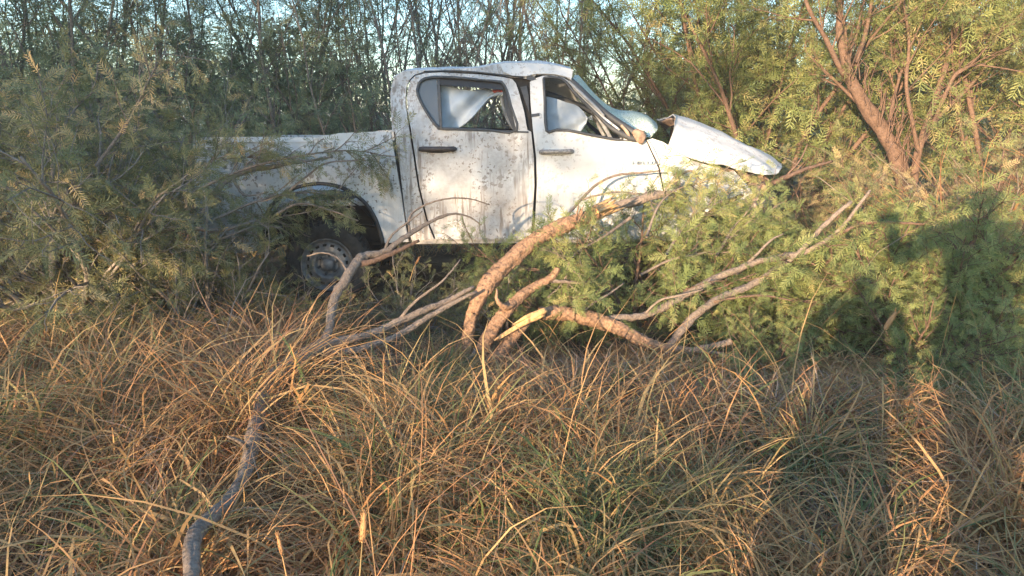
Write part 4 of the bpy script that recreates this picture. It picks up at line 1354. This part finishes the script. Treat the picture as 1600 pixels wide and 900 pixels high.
def cap_height(cx, cy, rg):
    """how tall the grass may stand so that the limbs lying in it stay in sight"""
    pxl = cx / cy * FPX + 800
    pc = np.interp(pxl, [0, 330, 380, 480, 540, 700, 740, 1140, 1200, 1600], [490, 480, 445, 448, 520, 540, 575, 555, 585, 585])
    pc = pc + rg.normal(0, 16, len(cx)) - np.where((pxl > 760) & (pxl < 1130), 14, 0)
    lx, lp, ly = np.array(LIMB).T
    infront = (pxl > 285 - 280 / cy) & (pxl < 525 + 50 / cy) & (cy < np.interp(pxl, lx, ly) + .06) & (rg.random(len(cx)) < .95)
    pc = np.where(infront, np.interp(pxl - 190 / cy, lx, lp) + 14, pc)
    u = (450 - pc) / FPX
    h = CAMZ + (u * math.cos(PITCH) - math.sin(PITCH)) / (math.cos(PITCH) + u * math.sin(PITCH)) * cy
    return np.clip(h, np.where(infront & (cy < 2.5), .035, .08), np.interp(cy, [1.6, 2.4, 3.2], [.30, .42, .60]))


def grass(name, label, N_t, region, hrange, nb, tintf, seg=6, wid=(.0028, .0060), lean=(5, 40), curl=(40, 130), keep=None, seed=1, cap=False, rad=.05):
    rg = np.random.default_rng(seed)
    x0, x1, y0, y1 = region
    cx = rg.uniform(x0, x1, N_t * 9); cy = y0 + (y1 - y0) * rg.random(N_t * 9)
    ok = np.abs(cx) < np.abs(cy) * .80 + .5
    if keep is not None: ok &= keep(cx, cy, rg)
    cx, cy = cx[ok][:N_t], cy[ok][:N_t]
    nt_ = len(cx)
    ch = rg.uniform(.45, 1.4, nt_) * (1 + .5 * nz2(cx, cy, 1.3, 4.0))
    hm = np.full(nt_, 9.0)
    if cap: hm = cap_height(cx, cy, rg) * np.where(rg.random(nt_) < .05, 1.4, 1.0)
    ct = tintf(cx, cy, rg)
    cz_ = np.array([gz(a, b) for a, b in zip(cx, cy)])
    cl = rg.uniform(0, 2 * np.pi, nt_); ca = rg.uniform(0, .9, nt_)
    n = nt_ * nb
    idx = np.repeat(np.arange(nt_), nb)
    az = rg.uniform(0, 2 * np.pi, n)
    az = np.where(rg.random(n) < ca[idx] * .7, cl[idx] + rg.normal(0, .5, n), az)
    L = rg.uniform(*hrange, n) * ch[idx]
    L = np.where(L * .72 > hm[idx], hm[idx] / .72 * rg.uniform(.7, 1.15, n), L)
    th = np.radians(rg.uniform(*lean, n))
    kk = np.radians(rg.uniform(*curl, n)) / seg
    px = cx[idx] + rg.normal(0, rad, n); py = cy[idx] + rg.normal(0, rad, n); pz = cz_[idx] - .02
    broad = rg.random(n) < .07
    w0 = rg.uniform(*wid, n) * np.where(broad, 2.1, 1.0)
    kink = np.where(rg.random(n) < .35, rg.integers(1, seg, n), 99)
    kamt = np.radians(rg.uniform(30, 110, n))
    azd = rg.normal(0, .16, n)
    P = np.zeros((n, seg + 1, 3)); Wd = np.zeros((n, seg + 1, 3))
    p = np.stack([px, py, pz], 1)
    tw = rg.normal(0, .6, n)
    for s in range(seg + 1):
        P[:, s] = p
        side = np.stack([-np.sin(az + tw), np.cos(az + tw), .4 * np.sin(tw * 3)], 1)
        f = s / seg
        w = w0 * (1 - .9 * f ** 2.2) * (.6 + .4 * min(1, f * 3))
        Wd[:, s] = side * w[:, None]
        th = th + kk * (.6 + .8 * f) + np.where(kink == s, kamt, 0)
        th = np.minimum(th, 2.75)
        az = az + azd + np.where(kink == s, kamt * tw, 0)
        d = np.stack([np.sin(th) * np.cos(az), np.sin(th) * np.sin(az), np.cos(th)], 1)
        p = p + d * (L / seg)[:, None]
        p[:, 2] = np.maximum(p[:, 2], .015 + .03 * rg.random(n))
    V = np.stack([P - Wd, P + Wd], 2).reshape(-1, 3)
    b = (np.arange(n) * (seg + 1) * 2)[:, None] + np.arange(seg)[None] * 2
    Q = np.stack([b, b + 1, b + 3, b + 2], -1).reshape(-1, 4)
    T = np.repeat(np.where(broad & (ct[idx] > .3), .46 + rg.normal(0, .06, n), ct[idx] + rg.normal(0, .12, n)), (seg + 1) * 2)
    o = mk(name, V, Q, M['grass'], None, False, {'tint': np.clip(T, 0, 1)})
    tag(o, label, None, None, 'stuff')


def dry_t(x, y, rg):
    t = .60 + .38 * nz2(x, y, 1.1, 8.0) + .12 * nz2(x, y, 4.0, 2.0) + rg.normal(0, .12, len(x))
    gp = nz2(x, y, 1.6, 21.0)
    return np.where((gp > .27) & (rg.random(len(x)) < .55), rg.uniform(.05, .24, len(x)), np.clip(t, .27, .95))


def front(x, y, rg):
    # thinner right in front of the truck and under the shrubs
    pxl = x / np.maximum(y, .5) * FPX + 800
    lim = np.where(pxl > 1130, 4.25, np.where(pxl < 330, 4.4, np.where(pxl < 540, 4.9, 4.35)))
    return (y < lim) | (rg.random(len(x)) < .06)


def clumpy(x, y, rg):
    return front(x, y, rg) & (nz2(x, y, 2.3, 55.0) + rg.normal(0, .12, len(x)) > .03)


grass('dry_grass', 'tangled straw coloured grass filling the foreground', 1290, (-4.5, 4.5, 1.6, 6.6), (.40, 1.0), 52, dry_t, keep=clumpy, seed=5, cap=True, lean=(2, 48), curl=(50, 190), seg=6, rad=.05, wid=(.0018, .0042))
grass('standing_grass', 'thin upright dry grass stalks standing above the tangle', 90, (-4.5, 4.5, 1.7, 5.4), (.45, .9), 5, dry_t, keep=lambda x, y, r: front(x, y, r) & ~((x / y * FPX + 800 > 240) & (x / y * FPX + 800 < 560)), seed=15, cap=False, lean=(5, 40), curl=(30, 110), rad=.1, wid=(.0013, .0026))
grass('matted_straw', 'fallen matted straw lying under the standing grass', 2000, (-4.5, 4.5, 1.4, 6.0), (.25, .7), 12, lambda x, y, r: np.clip(.80 + .12 * nz2(x, y, 1.2, 3.0) + r.normal(0, .05, len(x)), .6, .92), lean=(50, 88), curl=(-20, 50), keep=front, seed=6, seg=4, cap=True, rad=.1, wid=(.0015, .0035))  # dark reddish tint paints in the shade of the grass gaps
def green_spots(x, y, rg):
    k = np.zeros(len(x))
    for px, py, Y, r in ((680, 740, 2.55, .22), (600, 790, 2.3, .2), (270, 610, 3.3, .35), (480, 500, 4.0, .25), (940, 560, 3.7, .35), (1230, 640, 3.2, .3), (1480, 600, 3.5, .4), (1380, 830, 2.3, .2), (90, 600, 3.4, .3)):
        k = np.maximum(k, np.exp(-((x - (px - 800) / FPX * Y) ** 2 + (y - Y) ** 2) / r ** 2))
    return rg.random(len(x)) < k + .02


grass('green_grass', 'green blades growing through the dry grass', 170, (-4.5, 4.5, 1.8, 7.0), (.25, .6), 26, lambda x, y, r: r.uniform(0, .2, len(x)), seed=7, wid=(.0025, .005), keep=green_spots, cap=True)
grass('far_grass', 'dry undergrowth on the thicket floor behind the truck', 1000, (-9, 9, 7.6, 15), (.3, .75), 12, lambda x, y, r: np.clip(.6 + r.normal(0, .15, len(x)), .2, .95), seed=8, wid=(.004, .008), seg=4)
grass('reddish_grass', 'reddish dry grass at the right edge beyond the shrubs', 170, (3.4, 5.4, 5.4, 6.6), (.8, 1.5), 24, lambda x, y, r: np.clip(.78 + r.normal(0, .05, len(x)), .6, .9), seed=9, wid=(.003, .006))

# grass stalks with seed heads that can be told apart
def stalk(label, pts, hr, hl):
    P = spline(wl(pts), 6)
    root = empty('grass_stalk', tuple(P[0]), label, 'grass stalk', 'grass stalks with seed heads')
    a = Acc(); a.tube(P, np.linspace(.0028, .0016, len(P)), 4, tint=.4)
    a.build('stem', M['grass'], root)
    a = Acc()
    d = Vector(P[-1] - P[-2]).normalized()
    b = Vector(P[-1])
    rg_ = random.Random(len(label))
    a.tube([b, b + d * hl * .15, b + d * hl * .5, b + d * hl * .85, b + d * hl], [hr * .4, hr * .9, hr, hr * .7, hr * .2], 7, tint=.55, lump=.3)
    for k in range(70):
        t = rg_.random()
        q = Vector((rg_.gauss(0, 1), rg_.gauss(0, 1), rg_.gauss(0, .3))).normalized()
        c = b + d * hl * t + q * hr * .7
        a.tube([c, c + q * hr * .7 + d * hr * 1.2], [.0012, .0004], 3, tint=.5)
    a.build('seed_head', M['grass'], root, False)


stalk('foxtail stalk with a fat bristly head near the bottom middle', [(556, 960, 1.66), (562, 900, 1.70), (566, 848, 1.73)], .0085, .085)
stalk('thin foxtail stalk with a slender head left of the bottom middle', [(462, 960, 1.66), (450, 910, 1.70), (441, 868, 1.73)], .005, .06)
stalk('feathery dry plume leaning right above the strip of sunlit grass', [(1300, 640, 3.6), (1335, 580, 3.7), (1372, 530, 3.8), (1382, 515, 3.82)], .014, .12)
stalk('pale grass stalk with a thin head in front of the truck sill', [(640, 440, 4.5), (646, 420, 4.5), (650, 412, 4.5)], .006, .05)

# ------------------------------------------------------------------ thin haze volume added to lift the dark tones
hz = box('haze', -1230, 1230, -1230, 1230, -2.6, 8.5, None, None, 0)
hm_ = bpy.data.materials.new('tone_lift_haze')
hm_.use_nodes = True
hm_.node_tree.nodes.clear()
ho = hm_.node_tree.nodes.new('ShaderNodeOutputMaterial')
hv = hm_.node_tree.nodes.new('ShaderNodeVolumePrincipled')
hv.inputs['Color'].default_value = (0.93, 0.95, 0.98, 1)
hv.inputs['Density'].default_value = 0.0026
hv.inputs['Anisotropy'].default_value = 0.0
hm_.node_tree.links.new(hv.outputs[0], ho.inputs['Volume'])
hz.data.materials.append(hm_)
tag(hz, 'thin pale haze added to lift the dark tones', None, None, 'stuff')

# ------------------------------------------------------------------ people behind the viewpoint (they throw the shadows at the right)
def person(label, base, k, joints, edges, rads):
    me = bpy.data.meshes.new('person')
    me.from_pydata([tuple(Vector(j) * k) for j in joints], edges, [])
    o = bpy.data.objects.new('person', me)
    COL.objects.link(o)
    m = o.modifiers.new('skin', 'SKIN')
    o.modifiers.new('sub', 'SUBSURF').levels = 1
    for v, r_ in zip(me.skin_vertices[0].data, rads):
        rr = r_ if isinstance(r_, tuple) else (r_, r_)
        v.radius = (rr[0] * k, rr[1] * k)
    me.skin_vertices[0].data[0].use_root = True
    dg = bpy.context.evaluated_depsgraph_get()
    m2 = bpy.data.meshes.new_from_object(o.evaluated_get(dg))
    bpy.data.objects.remove(o)
    m2.name = 'person'
    o = link('person', m2, M['cloth'], None, base)
    ang = math.atan2(math.sin(SUN_AZ), math.cos(SUN_AZ))
    tag(o, label, 'person')
    return o


J = [(0, 0, .98), (0, 0, 1.15), (0, .01, 1.32), (0, .02, 1.44), (0, .03, 1.50), (0, .04, 1.58), (0, .05, 1.68),
     (-.19, .01, 1.41), (-.34, .10, 1.18), (-.10, .28, 1.42), (.19, .01, 1.41), (.34, .10, 1.18), (.10, .28, 1.42),
     (-.10, 0, .92), (-.115, .01, .50), (-.12, 0, .09), (-.13, .13, .03), (.10, 0, .92), (.115, .01, .50), (.12, 0, .09), (.13, .13, .03)]
E = [(0, 1), (1, 2), (2, 3), (3, 4), (4, 5), (5, 6), (2, 7), (7, 8), (8, 9), (2, 10), (10, 11), (11, 12), (0, 13), (13, 14), (14, 15), (15, 16), (0, 17), (17, 18), (18, 19), (19, 20)]
RD = [(.17, .12), (.17, .12), (.18, .12), .08, .06, .10, .085, .075, .055, .035, .075, .055, .035, .12, .11, .095, .06, .12, .11, .095, .06]
J1 = [tuple(v) for v in J]
J1[8] = (-.40, .10, 1.20); J1[8] = (-.36, .10, 1.20); J1[9] = (-.33, .25, 1.41); J1[11] = (.30, .03, 1.15); J1[12] = (.27, .16, .98)
p1 = person('photographer whose shadow with a raised arm falls on the right brush', (0.43, -.34, 0), .98, J1, E, RD)
J2 = [tuple(v) for v in J]
J2[8] = (-.29, .02, 1.15); J2[9] = (-.33, .08, .90); J2[11] = (.25, .02, 1.15); J2[12] = (.24, .08, .92)
p2 = person('shorter person beside the photographer, casting the second shadow on the grass', (-.36, -.55, 0), .70, J2, E, RD)
p1.scale = (1.32, 1, 1.02)
p2.scale = (1.25, 1, 1)
p2.rotation_euler = (0, 0, -R(20))
ph = box('mobile_phone', -.08, .08, -.036, -.026, CAMZ - .038, CAMZ + .038, M['black'], None, .003)
tag(ph, 'black mobile phone held up by the photographer', 'phone')
